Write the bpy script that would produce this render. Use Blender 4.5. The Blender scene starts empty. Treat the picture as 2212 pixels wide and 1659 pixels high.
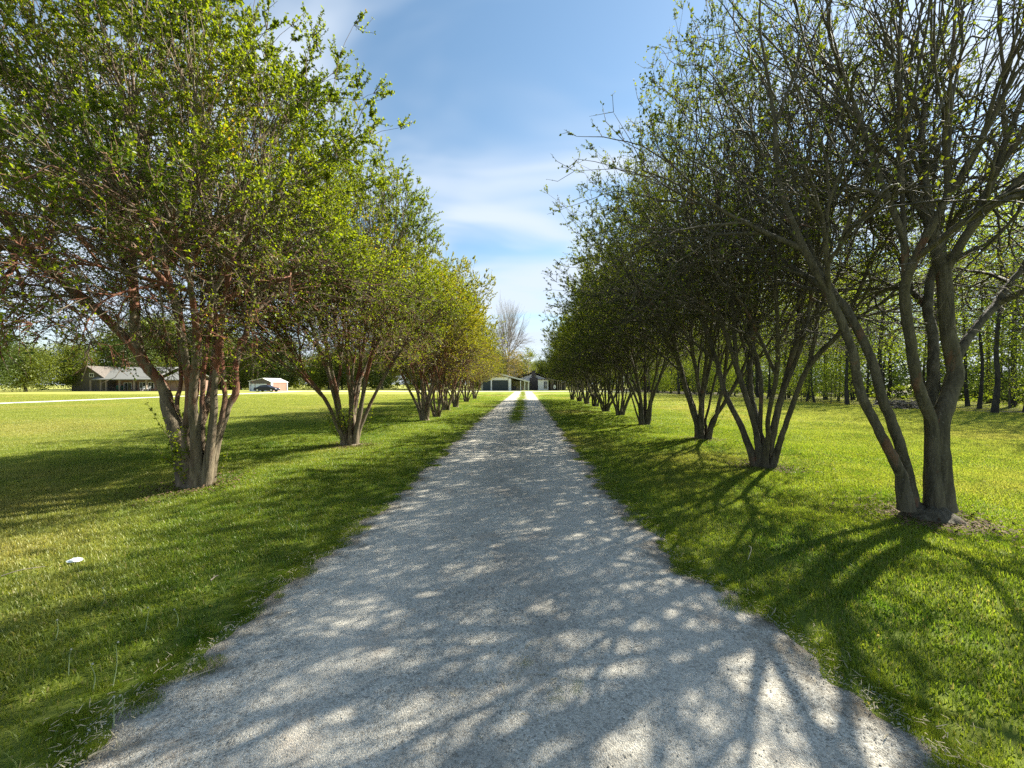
import bpy, math, random
import numpy as np
from mathutils import Vector, Matrix
R = math.radians
SC = bpy.context.scene
COL = SC.collection
rng = np.random.default_rng(7)
random.seed(7)

# ---------------------------------------------------------------- camera, world, sun, exposure
CAM_H = 1.6
YAW = R(1.8)
FPX = 829.5                     # focal length in pixels of a 2212 px wide view of the place
cam_d = bpy.data.cameras.new('camera')
cam = bpy.data.objects.new('camera', cam_d)
COL.objects.link(cam)
cam.location = (0, 0, CAM_H)
cam.rotation_euler = (R(90), 0, YAW)
cam_d.sensor_width = 36
cam_d.lens = 13.5
cam_d.clip_start = 0.05
cam_d.clip_end = 3000
SC.camera = cam

SUN_EL = R(41)
SUN_AZ = R(55.5)                # clockwise from +Y
world = bpy.data.worlds.new('World')
SC.world = world
world.use_nodes = True
wn, wl = world.node_tree.nodes, world.node_tree.links
wn.clear()
w_out = wn.new('ShaderNodeOutputWorld')
w_bg = wn.new('ShaderNodeBackground')
w_sky = wn.new('ShaderNodeTexSky')
w_sky.sky_type = 'NISHITA'
w_sky.sun_disc = False
w_sky.sun_elevation = SUN_EL
w_sky.sun_rotation = SUN_AZ
w_sky.air_density = 1.1
w_sky.dust_density = 0.25
w_sky.ozone_density = 2.2
w_bg.inputs['Strength'].default_value = 0.053
w_tc = wn.new('ShaderNodeTexCoord')
w_sep = wn.new('ShaderNodeSeparateXYZ')
wl.new(w_tc.outputs['Generated'], w_sep.inputs[0])
def wmath(op, a, b=None, clamp=False):
    n = wn.new('ShaderNodeMath'); n.operation = op; n.use_clamp = clamp
    for i, v in enumerate((a, b)):
        if v is None: continue
        if isinstance(v, (int, float)): n.inputs[i].default_value = v
        else: wl.new(v, n.inputs[i])
    return n.outputs[0]
zc = wmath('ADD', wmath('MAXIMUM', w_sep.outputs['Z'], 0.0), 0.22)
px_ = wmath('DIVIDE', w_sep.outputs['X'], zc)
py_ = wmath('DIVIDE', w_sep.outputs['Y'], zc)
w_cmb = wn.new('ShaderNodeCombineXYZ')
wl.new(px_, w_cmb.inputs[0]); wl.new(py_, w_cmb.inputs[1])
w_map = wn.new('ShaderNodeMapping')
w_map.inputs['Rotation'].default_value = (0, 0, R(-14))
w_map.inputs['Scale'].default_value = (0.75, 1.5, 1)
w_map.inputs['Location'].default_value = (5.1, 2.6, 0)
wl.new(w_cmb.outputs[0], w_map.inputs[0])
w_no = wn.new('ShaderNodeTexNoise')
w_no.inputs['Scale'].default_value = 1.9
w_no.inputs['Detail'].default_value = 3
w_no.inputs['Roughness'].default_value = 0.42
w_no.inputs['Distortion'].default_value = 0.6
wl.new(w_map.outputs[0], w_no.inputs['Vector'])
# low sky carries more cloud than the zenith
elf = wmath('MULTIPLY', wmath('SUBTRACT', 0.55, w_sep.outputs['Z']), 0.50)
cm = wmath('ADD', w_no.outputs['Fac'], elf)
w_rmp = wn.new('ShaderNodeValToRGB')
w_rmp.color_ramp.interpolation = 'EASE'
w_rmp.color_ramp.elements[0].position = 0.39
w_rmp.color_ramp.elements[0].color = (0, 0, 0, 1)
w_rmp.color_ramp.elements[1].position = 0.74
w_rmp.color_ramp.elements[1].color = (0.92, 0.92, 0.92, 1)
wl.new(cm, w_rmp.inputs[0])
w_hsv = wn.new('ShaderNodeHueSaturation')
w_hsv.inputs['Saturation'].default_value = 1.0
w_hsv.inputs['Hue'].default_value = 0.488
w_hsv.inputs['Value'].default_value = 1.08
wl.new(w_sky.outputs[0], w_hsv.inputs['Color'])
w_mix = wn.new('ShaderNodeMixRGB')
w_mix.inputs['Color2'].default_value = (4.7, 5.3, 6.1, 1)
wl.new(w_rmp.outputs[0], w_mix.inputs['Fac'])
wl.new(w_hsv.outputs[0], w_mix.inputs['Color1'])
wl.new(w_mix.outputs[0], w_bg.inputs['Color'])
wl.new(w_bg.outputs[0], w_out.inputs[0])

sun_d = bpy.data.lights.new('sun', 'SUN')
sun = bpy.data.objects.new('sun', sun_d)
COL.objects.link(sun)
sun_d.energy = 5.0
sun_d.angle = R(0.55)
sun_d.color = (1.0, 0.94, 0.80)
sdir = Vector((math.sin(SUN_AZ) * math.cos(SUN_EL), math.cos(SUN_AZ) * math.cos(SUN_EL), math.sin(SUN_EL)))
sun.rotation_euler = sdir.to_track_quat('Z', 'Y').to_euler()
sun.location = sdir * 60

SC.view_settings.view_transform = 'Standard'
SC.view_settings.look = 'None'
SC.view_settings.exposure = 1.75
SC.view_settings.gamma = 1.0
try:
    SC.cycles.max_bounces = 6
    SC.cycles.diffuse_bounces = 3
    SC.cycles.transmission_bounces = 4
    SC.cycles.transparent_max_bounces = 4
    SC.cycles.use_denoising = False
except Exception:
    pass

# ---------------------------------------------------------------- helpers
CY, SY = math.cos(YAW), math.sin(YAW)
def at(px, d, z=None, py=None):
    """Point at depth d seen at column px (2212 px wide view); z given, or taken from row py."""
    r = (px - 1106) / FPX * d
    x = r * CY - d * SY
    y = r * SY + d * CY
    if z is None:
        z = CAM_H - (py - 829.5) / FPX * d
    return Vector((x, y, z))

def project(p):
    x, y = p[0], p[1]
    r = x * CY + y * SY
    d = -x * SY + y * CY
    return 1106 + FPX * r / max(d, 1e-3), d

def smooth(a, b, x):
    t = np.clip((x - a) / (b - a), 0, 1)
    return t * t * (3 - 2 * t)

EL_Y = np.array([-5, 1.6, 2.1, 2.7, 3.5, 4.0, 8.5, 18.8, 52, 90])
EL_X = np.array([-1.9, -1.87, -1.85, -1.96, -1.9, -1.78, -1.87, -2.0, -2.0, -2.0])
ER_Y = np.array([-5, 1.6, 2.1, 2.8, 3.7, 5.5, 8.5, 18.8, 52, 90])
ER_X = np.array([1.8, 1.76, 1.72, 1.58, 1.38, 1.27, 1.26, 1.36, 1.6, 1.7])
def wob(y, s):
    return (0.05 * np.sin(y * 2.3 + s) + 0.045 * np.sin(y * 5.1 + 2.1 * s) + 0.035 * np.sin(y * 11.7 + s * 3.3) + 0.015 * np.sin(y * 27 + s))
def edge_l(y): return np.interp(y, EL_Y, EL_X) + wob(y, 0.7)
def edge_r(y): return np.interp(y, ER_Y, ER_X) + wob(y, 3.1)

def height(x, y):
    x = np.asarray(x, float); y = np.asarray(y, float)
    out = np.maximum(-2.2 - x, x - 1.7)
    m = smooth(0.0, 1.8, out)
    h = 0.035 * np.sin(x * 1.1 + 0.7 * np.sin(y * 0.5)) * np.cos(y * 0.83 + 0.4) + 0.03 * np.sin(y * 1.7 + x * 0.6) + 0.02
    fade = 1 - smooth(20, 45, np.hypot(x, y))
    return m * h * fade

def prop(o, label=None, cat=None, group=None, kind=None):
    if label: o['label'] = label
    if cat: o['category'] = cat
    if group: o['group'] = group
    if kind: o['kind'] = kind
    return o

def empty(name, loc, rz=0, **k):
    o = bpy.data.objects.new(name, None)
    o.empty_display_size = 0.2
    COL.objects.link(o)
    o.location = loc
    o.rotation_euler = (0, 0, rz)
    return prop(o, **k)

def obj(name, me, parent=None, **k):
    o = bpy.data.objects.new(name, me)
    COL.objects.link(o)
    if parent is not None: o.parent = parent
    return prop(o, **k)

def mesh_np(name, V, F, mat=None, smooth_=False, attrs=None, mat_idx=None):
    """V (n,3), F (m,k) int, all faces the same size (or list of arrays with different sizes)."""
    me = bpy.data.meshes.new(name)
    if not isinstance(F, list): F = [F]
    F = [f for f in F if len(f)]
    V = np.ascontiguousarray(V, dtype=np.float32)
    me.vertices.add(len(V))
    me.vertices.foreach_set('co', V.ravel())
    loops = np.concatenate([f.ravel() for f in F]).astype(np.int32)
    tot = np.concatenate([np.full(len(f), f.shape[1]) for f in F]).astype(np.int32)
    start = np.concatenate([[0], np.cumsum(tot)[:-1]]).astype(np.int32)
    me.loops.add(len(loops))
    me.loops.foreach_set('vertex_index', loops)
    me.polygons.add(len(tot))
    me.polygons.foreach_set('loop_start', start)
    me.polygons.foreach_set('loop_total', tot)
    if smooth_:
        me.polygons.foreach_set('use_smooth', np.ones(len(tot), dtype=bool))
    me.update(calc_edges=True)
    if attrs:
        for nm, arr in attrs.items():
            a = me.attributes.new(nm, 'FLOAT', 'POINT')
            a.data.foreach_set('value', np.asarray(arr, dtype=np.float32))
    if mat is not None:
        me.materials.append(mat)
    return me

class MB:
    """Collects simple shapes into one mesh."""
    def __init__(s): s.v = []; s.f = []
    def add(s, vs, fs):
        n = len(s.v); s.v += [tuple(v) for v in vs]; s.f += [tuple(n + i for i in f) for f in fs]
        return s
    def box(s, x0, x1, y0, y1, z0, z1):
        return s.add([(x0,y0,z0),(x1,y0,z0),(x1,y1,z0),(x0,y1,z0),(x0,y0,z1),(x1,y0,z1),(x1,y1,z1),(x0,y1,z1)],
                     [(0,3,2,1),(4,5,6,7),(0,1,5,4),(1,2,6,5),(2,3,7,6),(3,0,4,7)])
    def prism(s, poly, y0, y1):
        """poly in xz, extruded along y (counter-clockwise seen from -y)."""
        n = len(poly)
        vs = [(p[0], y0, p[1]) for p in poly] + [(p[0], y1, p[1]) for p in poly]
        fs = [tuple(range(n)), tuple(range(2*n-1, n-1, -1))] + [(i, i+n, (i+1) % n + n, (i+1) % n) for i in range(n)]
        return s.add(vs, fs)
    def prism_x(s, poly, x0, x1):
        """poly in yz, extruded along x."""
        n = len(poly)
        vs = [(x0, p[0], p[1]) for p in poly] + [(x1, p[0], p[1]) for p in poly]
        fs = [tuple(range(n-1, -1, -1)), tuple(range(n, 2*n))] + [((i+1) % n, (i+1) % n + n, i+n, i) for i in range(n)]
        return s.add(vs, fs)
    def cyl(s, c, r, axis, L, n=16):
        c = Vector(c); axis = Vector(axis).normalized()
        a = axis.orthogonal().normalized(); b = axis.cross(a)
        vs = []
        for k in (-0.5, 0.5):
            for i in range(n):
                t = 2 * math.pi * i / n
                vs.append(c + axis * (L * k) + a * (r * math.cos(t)) + b * (r * math.sin(t)))
        fs = [tuple(range(n-1, -1, -1)), tuple(range(n, 2*n))] + [(i, (i+1) % n, (i+1) % n + n, i+n) for i in range(n)]
        return s.add(vs, fs)
    def build(s, name, mat, parent=None, bevel=0, **k):
        me = bpy.data.meshes.new(name)
        me.from_pydata(s.v, [], s.f)
        me.materials.append(mat)
        me.update()
        o = obj(name, me, parent, **k)
        if bevel:
            m = o.modifiers.new('bevel', 'BEVEL'); m.width = bevel; m.segments = 2
        return o

# ---------------------------------------------------------------- materials
class NT:
    def __init__(s, name):
        s.m = bpy.data.materials.new(name); s.m.use_nodes = True
        s.n = s.m.node_tree.nodes; s.l = s.m.node_tree.links
        s.n.clear()
        s.out = s.n.new('ShaderNodeOutputMaterial')
    def node(s, t, **k):
        n = s.n.new(t)
        for a, v in k.items(): setattr(n, a, v)
        return n
    def put(s, v, sock):
        if isinstance(v, bpy.types.NodeSocket): s.l.new(v, sock)
        elif v is not None:
            if isinstance(v, (tuple, list)) and len(v) == 3 and sock.type == 'RGBA': v = (*v, 1)
            sock.default_value = v
    def math(s, op, a, b=None, clamp=False):
        n = s.node('ShaderNodeMath', operation=op, use_clamp=clamp)
        s.put(a, n.inputs[0])
        if b is not None: s.put(b, n.inputs[1])
        return n.outputs[0]
    def pos(s):
        return s.node('ShaderNodeNewGeometry').outputs['Position']
    def objco(s):
        return s.node('ShaderNodeTexCoord').outputs['Object']
    def mapv(s, vec, scale=(1,1,1), loc=(0,0,0), rot=(0,0,0)):
        n = s.node('ShaderNodeMapping')
        s.put(vec, n.inputs[0]); n.inputs['Scale'].default_value = scale
        n.inputs['Location'].default_value = loc; n.inputs['Rotation'].default_value = rot
        return n.outputs[0]
    def noise(s, vec, scale, detail=4, rough=0.55, dist=0.0):
        n = s.node('ShaderNodeTexNoise')
        s.put(vec, n.inputs['Vector']); n.inputs['Scale'].default_value = scale
        n.inputs['Detail'].default_value = detail; n.inputs['Roughness'].default_value = rough
        n.inputs['Distortion'].default_value = dist
        return n.outputs['Fac']
    def voro(s, vec, scale, feature='F1', out='Distance', rnd=1.0):
        n = s.node('ShaderNodeTexVoronoi', feature=feature)
        s.put(vec, n.inputs['Vector']); n.inputs['Scale'].default_value = scale
        n.inputs['Randomness'].default_value = rnd
        return n.outputs[out]
    def ramp(s, fac, stops, interp='LINEAR'):
        n = s.node('ShaderNodeValToRGB')
        cr = n.color_ramp; cr.interpolation = interp
        while len(cr.elements) < len(stops): cr.elements.new(0.5)
        for e, (p, c) in zip(cr.elements, stops):
            e.position = p
            e.color = (c, c, c, 1) if isinstance(c, (int, float)) else (*c, 1)
        s.put(fac, n.inputs[0])
        return n.outputs[0]
    def mix(s, f, a, b, mode='MIX'):
        n = s.node('ShaderNodeMixRGB', blend_type=mode)
        s.put(f, n.inputs[0]); s.put(a, n.inputs[1]); s.put(b, n.inputs[2])
        return n.outputs[0]
    def attr(s, name):
        return s.node('ShaderNodeAttribute', attribute_name=name).outputs['Fac']
    def bump(s, h, strength=0.5, dist=0.01):
        n = s.node('ShaderNodeBump')
        s.put(h, n.inputs['Height']); n.inputs['Strength'].default_value = strength
        n.inputs['Distance'].default_value = dist
        return n.outputs[0]
    def principled(s, col, rough=0.8, normal=None, metal=0.0, spec=0.5):
        n = s.node('ShaderNodeBsdfPrincipled')
        s.put(col, n.inputs['Base Color']); s.put(rough, n.inputs['Roughness'])
        n.inputs['Metallic'].default_value = metal
        n.inputs['Specular IOR Level'].default_value = spec
        if normal is not None: s.put(normal, n.inputs['Normal'])
        s.l.new(n.outputs[0], s.out.inputs[0])
        return n
    def leafy(s, col, tcol, trans=0.45, gloss=0.06):
        d = s.node('ShaderNodeBsdfDiffuse'); t = s.node('ShaderNodeBsdfTranslucent')
        g = s.node('ShaderNodeBsdfGlossy'); g.inputs['Roughness'].default_value = 0.42
        g.inputs['Color'].default_value = (0.6, 0.65, 0.55, 1)
        s.put(col, d.inputs[0]); s.put(tcol, t.inputs[0])
        m = s.node('ShaderNodeMixShader'); m.inputs[0].default_value = trans
        s.l.new(d.outputs[0], m.inputs[1]); s.l.new(t.outputs[0], m.inputs[2])
        m2 = s.node('ShaderNodeMixShader'); m2.inputs[0].default_value = gloss
        s.l.new(m.outputs[0], m2.inputs[1]); s.l.new(g.outputs[0], m2.inputs[2])
        s.l.new(m2.outputs[0], s.out.inputs[0])

def lawn_colour(nt, blades=False):
    """The lawn's own colour: lush, yellow-green and dry tan areas, a little mowing pattern."""
    p = nt.pos()
    big = nt.noise(p, 0.13, 3, 0.5)
    mid = nt.noise(p, 0.9, 4, 0.6)
    fine = nt.noise(p, 7.0, 3, 0.6)
    g = nt.mix(nt.ramp(mid, [(0.35, 0.0), (0.65, 1.0)]), (0.058, 0.125, 0.010), (0.165, 0.215, 0.020))
    g = nt.mix(nt.ramp(fine, [(0.42, 0.0), (0.7, 0.7)]), g, (0.215, 0.245, 0.028))
    stripe = nt.noise(nt.mapv(p, (0.9, 0.05, 1), (0, 0, 0), (0, 0, R(82))), 1.0, 2, 0.5)
    g = nt.mix(nt.ramp(stripe, [(0.4, 0.0), (0.6, 0.45)]), g, (0.21, 0.265, 0.030))
    dry = nt.mix(1.0, nt.ramp(big, [(0.51, 0.0), (0.66, 0.7)]), nt.ramp(mid, [(0.3, 0.25), (0.6, 1.0)]), 'MULTIPLY')
    g = nt.mix(dry, g, (0.36, 0.29, 0.12))
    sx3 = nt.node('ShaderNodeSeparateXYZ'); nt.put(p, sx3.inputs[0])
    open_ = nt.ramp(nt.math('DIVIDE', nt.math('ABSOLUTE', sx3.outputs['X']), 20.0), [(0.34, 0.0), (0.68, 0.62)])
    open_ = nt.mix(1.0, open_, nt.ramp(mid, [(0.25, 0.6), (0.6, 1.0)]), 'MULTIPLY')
    g = nt.mix(open_, g, (0.30, 0.305, 0.085))      # drier open field, its sunlit paleness put into the colour too
    return g, p, mid, fine

def mat_lawn():
    nt = NT('lawn_soil_and_grass')
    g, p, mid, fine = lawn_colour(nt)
    # beyond the modelled blades the sheet is seen as grass, beneath them as thatch
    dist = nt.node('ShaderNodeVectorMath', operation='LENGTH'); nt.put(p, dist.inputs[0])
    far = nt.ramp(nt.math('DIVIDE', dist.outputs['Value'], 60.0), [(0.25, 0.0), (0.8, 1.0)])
    sp = nt.noise(p, 60, 3, 0.7)
    thatch = nt.mix(nt.ramp(sp, [(0.35, 0), (0.65, 1)]), (0.035, 0.045, 0.014), (0.13, 0.14, 0.04))
    c = nt.mix(nt.ramp(far, [(0, 0.45), (1, 1.0)]), thatch, g)
    streak = nt.noise(nt.mapv(p, (0.35, 2.2, 1)), 1.4, 4, 0.7)
    c = nt.mix(nt.ramp(streak, [(0.3, 0.3), (0.7, 0.0)]), c, (0.09, 0.13, 0.018))
    bh = nt.noise(p, 22, 4, 0.8)
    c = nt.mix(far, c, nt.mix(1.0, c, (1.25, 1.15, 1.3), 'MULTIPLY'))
    nt.principled(c, 0.95, nt.bump(bh, 0.4, 0.02), spec=0.1)
    return nt.m

def mat_blade():
    nt = NT('grass_blade')
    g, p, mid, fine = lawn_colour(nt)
    t = nt.attr('tint')
    c = nt.mix(nt.ramp(t, [(0.0, 0.55), (0.35, 0.0)]), g, (0.04, 0.095, 0.012))
    c = nt.mix(nt.ramp(t, [(0.93, 0.0), (0.96, 0.8)]), c, (0.29, 0.24, 0.10))
    tc = nt.mix(1.0, c, (2.0, 1.95, 1.1), 'MULTIPLY')
    nt.leafy(c, tc, 0.45, 0.03)
    return nt.m

def mat_gravel():
    nt = NT('chip_seal_gravel')
    p = nt.pos()
    v = nt.voro(p, 125, 'F1', 'Color')
    vd = nt.voro(p, 125, 'F1', 'Distance')
    sepc = nt.node('ShaderNodeSeparateColor'); nt.put(v, sepc.inputs[0])
    grain = nt.ramp(sepc.outputs[0], [(0.0, (0.12, 0.11, 0.09)), (0.10, (0.33, 0.305, 0.255)), (0.5, (0.50, 0.465, 0.39)), (0.85, (0.58, 0.545, 0.46)), (1.0, (0.70, 0.66, 0.58))])
    big = nt.noise(p, 0.8, 4, 0.6)
    fine = nt.noise(p, 26, 4, 0.75)
    c = nt.mix(nt.ramp(fine, [(0.36, 0.7), (0.47, 0.0)]), grain, (0.10, 0.095, 0.085))
    mid2 = nt.noise(p, 9, 4, 0.75)
    c = nt.mix(nt.ramp(mid2, [(0.3, 0.35), (0.5, 0.0)]), c, (0.19, 0.18, 0.155))
    c = nt.mix(nt.ramp(big, [(0.35, 0.0), (0.7, 0.42)]), c, (0.60, 0.565, 0.48))
    wt = nt.attr('track')
    c = nt.mix(nt.math('MULTIPLY', wt, nt.ramp(nt.noise(p, 2.6, 4, 0.6), [(0.3, 0.1), (0.7, 0.5)])), c, (0.62, 0.58, 0.50))
    mid_ = nt.attr('middle')
    c = nt.mix(nt.math('MULTIPLY', mid_, nt.ramp(nt.noise(nt.mapv(p, (1.4, 0.7, 1), (7, 2, 0)), 1.3, 5, 0.65), [(0.42, 0.0), (0.66, 0.6)])), c, (0.21, 0.19, 0.165))
    rust = nt.noise(nt.mapv(p, (1, 1, 1), (4.2, 1.7, 0)), 1.7, 4, 0.6)
    c = nt.mix(nt.ramp(rust, [(0.58, 0.0), (0.74, 0.45)]), c, (0.42, 0.31, 0.22))
    # darker crack/tar seams
    tar = nt.noise(nt.mapv(p, (2.6, 0.8, 1), (9, 3, 0)), 1.1, 5, 0.7, 0.8)
    c = nt.mix(nt.ramp(tar, [(0.63, 0.0), (0.72, 0.35)]), c, (0.14, 0.14, 0.15))
    # soil and dead grass creeping in from the edges ('edge' = metres from the nearest edge)
    e = nt.attr('edge')
    en = nt.math('ADD', e, nt.math('MULTIPLY', nt.math('SUBTRACT', nt.noise(p, 4.5, 5, 0.7), 0.5), 0.9))
    soil = nt.mix(nt.noise(p, 55, 3, 0.7), (0.075, 0.058, 0.040), (0.24, 0.195, 0.135))
    c = nt.mix(nt.ramp(en, [(0.0, 0.95), (0.16, 0.65), (0.34, 0.0)]), c, soil)
    # mossy grime along the crown of the drive farther out
    mo = nt.attr('crown')
    mn = nt.math('MULTIPLY', mo, nt.ramp(nt.noise(p, 3.2, 5, 0.7), [(0.42, 0.0), (0.6, 1.0)]))
    c = nt.mix(mn, c, (0.075, 0.085, 0.035))
    h = nt.math('ADD', nt.math('MULTIPLY', vd, -1.0), nt.math('MULTIPLY', fine, 1.5))
    nt.principled(c, 0.92, nt.bump(h, 0.7, 0.007), spec=0.2)
    return nt.m

def mat_track():
    nt = NT('pale_track_gravel')
    p = nt.pos()
    c = nt.mix(nt.noise(p, 1.5, 4, 0.6), (0.42, 0.41, 0.38), (0.62, 0.60, 0.55))
    nt.principled(c, 0.95, spec=0.1)
    return nt.m

def mat_bark(name, a, b, patch, pamt, lo=0.5, zlo=None):
    nt = NT(name)
    p = nt.objco()
    st = nt.noise(nt.mapv(p, (9, 9, 1.6)), 1.6, 5, 0.6, 0.6)
    c = nt.mix(nt.ramp(st, [(0.32, 0), (0.68, 1)]), a, b)
    pn = nt.noise(nt.mapv(p, (2.4, 2.4, 1.0), (3, 1, 5)), 1.5, 4, 0.6, 0.7)
    pf = nt.ramp(pn, [(lo, 0.0), (lo + 0.06, pamt)])
    if zlo is not None:     # the old grey-tan bark holds on at the foot, higher up it has peeled to cinnamon
        s3 = nt.node('ShaderNodeSeparateXYZ'); nt.put(p, s3.inputs[0])
        pf = nt.mix(1.0, pf, nt.ramp(nt.math('DIVIDE', s3.outputs['Z'], 4.0), [(zlo / 4.0, 0.12), (zlo / 4.0 + 0.22, 1.0), (0.72, 0.9), (0.98, 0.25)]), 'MULTIPLY')
    c = nt.mix(pf, c, patch)
    sp = nt.noise(p, 38, 3, 0.7)
    c = nt.mix(nt.ramp(sp, [(0.57, 0.0), (0.74, 0.4)]), c, (0.24, 0.23, 0.20))
    c = nt.mix(nt.ramp(sp, [(0.28, 0.55), (0.42, 0.0)]), c, (0.03, 0.026, 0.02))
    cr = nt.noise(nt.mapv(p, (30, 30, 3.5)), 1.0, 4, 0.7)
    nt.principled(c, 0.8, nt.bump(nt.math('ADD', cr, st), 0.9, 0.018), spec=0.25)
    return nt.m

def mat_leaf(name, c0, c1, c2, trans=0.5, boost=(2.0, 1.9, 0.9), gloss=0.03):
    nt = NT(name)
    t = nt.attr('tint')
    c = nt.ramp(t, [(0.0, c0), (0.55, c1), (0.94, c1), (1.0, c2)])
    tc = nt.mix(1.0, c, boost, 'MULTIPLY')
    nt.leafy(c, tc, trans, gloss)
    return nt.m

def mat_plain(name, c0, c1=None, rough=0.8, scale=3.0, stretch=(1, 1, 1), metal=0.0, spec=0.3):
    nt = NT(name)
    c1 = c1 or tuple(min(1, k * 1.25) for k in c0)
    p = nt.objco()
    n = nt.noise(nt.mapv(p, stretch), scale, 4, 0.6)
    nt.principled(nt.mix(nt.ramp(n, [(0.35, 0), (0.65, 1)]), c0, c1), rough, nt.bump(n, 0.15, 0.01), metal=metal, spec=spec)
    return nt.m

def mat_brick(name, c0, c1, mortar, scale=4.0):
    nt = NT(name)
    b = nt.node('ShaderNodeTexBrick')
    nt.put(nt.mapv(nt.objco(), (1, 1, 1), (0, 0, 0), (R(90), 0, 0)), b.inputs['Vector'])
    b.inputs['Color1'].default_value = (*c0, 1); b.inputs['Color2'].default_value = (*c1, 1)
    b.inputs['Mortar'].default_value = (*mortar, 1); b.inputs['Scale'].default_value = scale
    nt.principled(b.outputs['Color'], 0.9, spec=0.2)
    return nt.m

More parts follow.
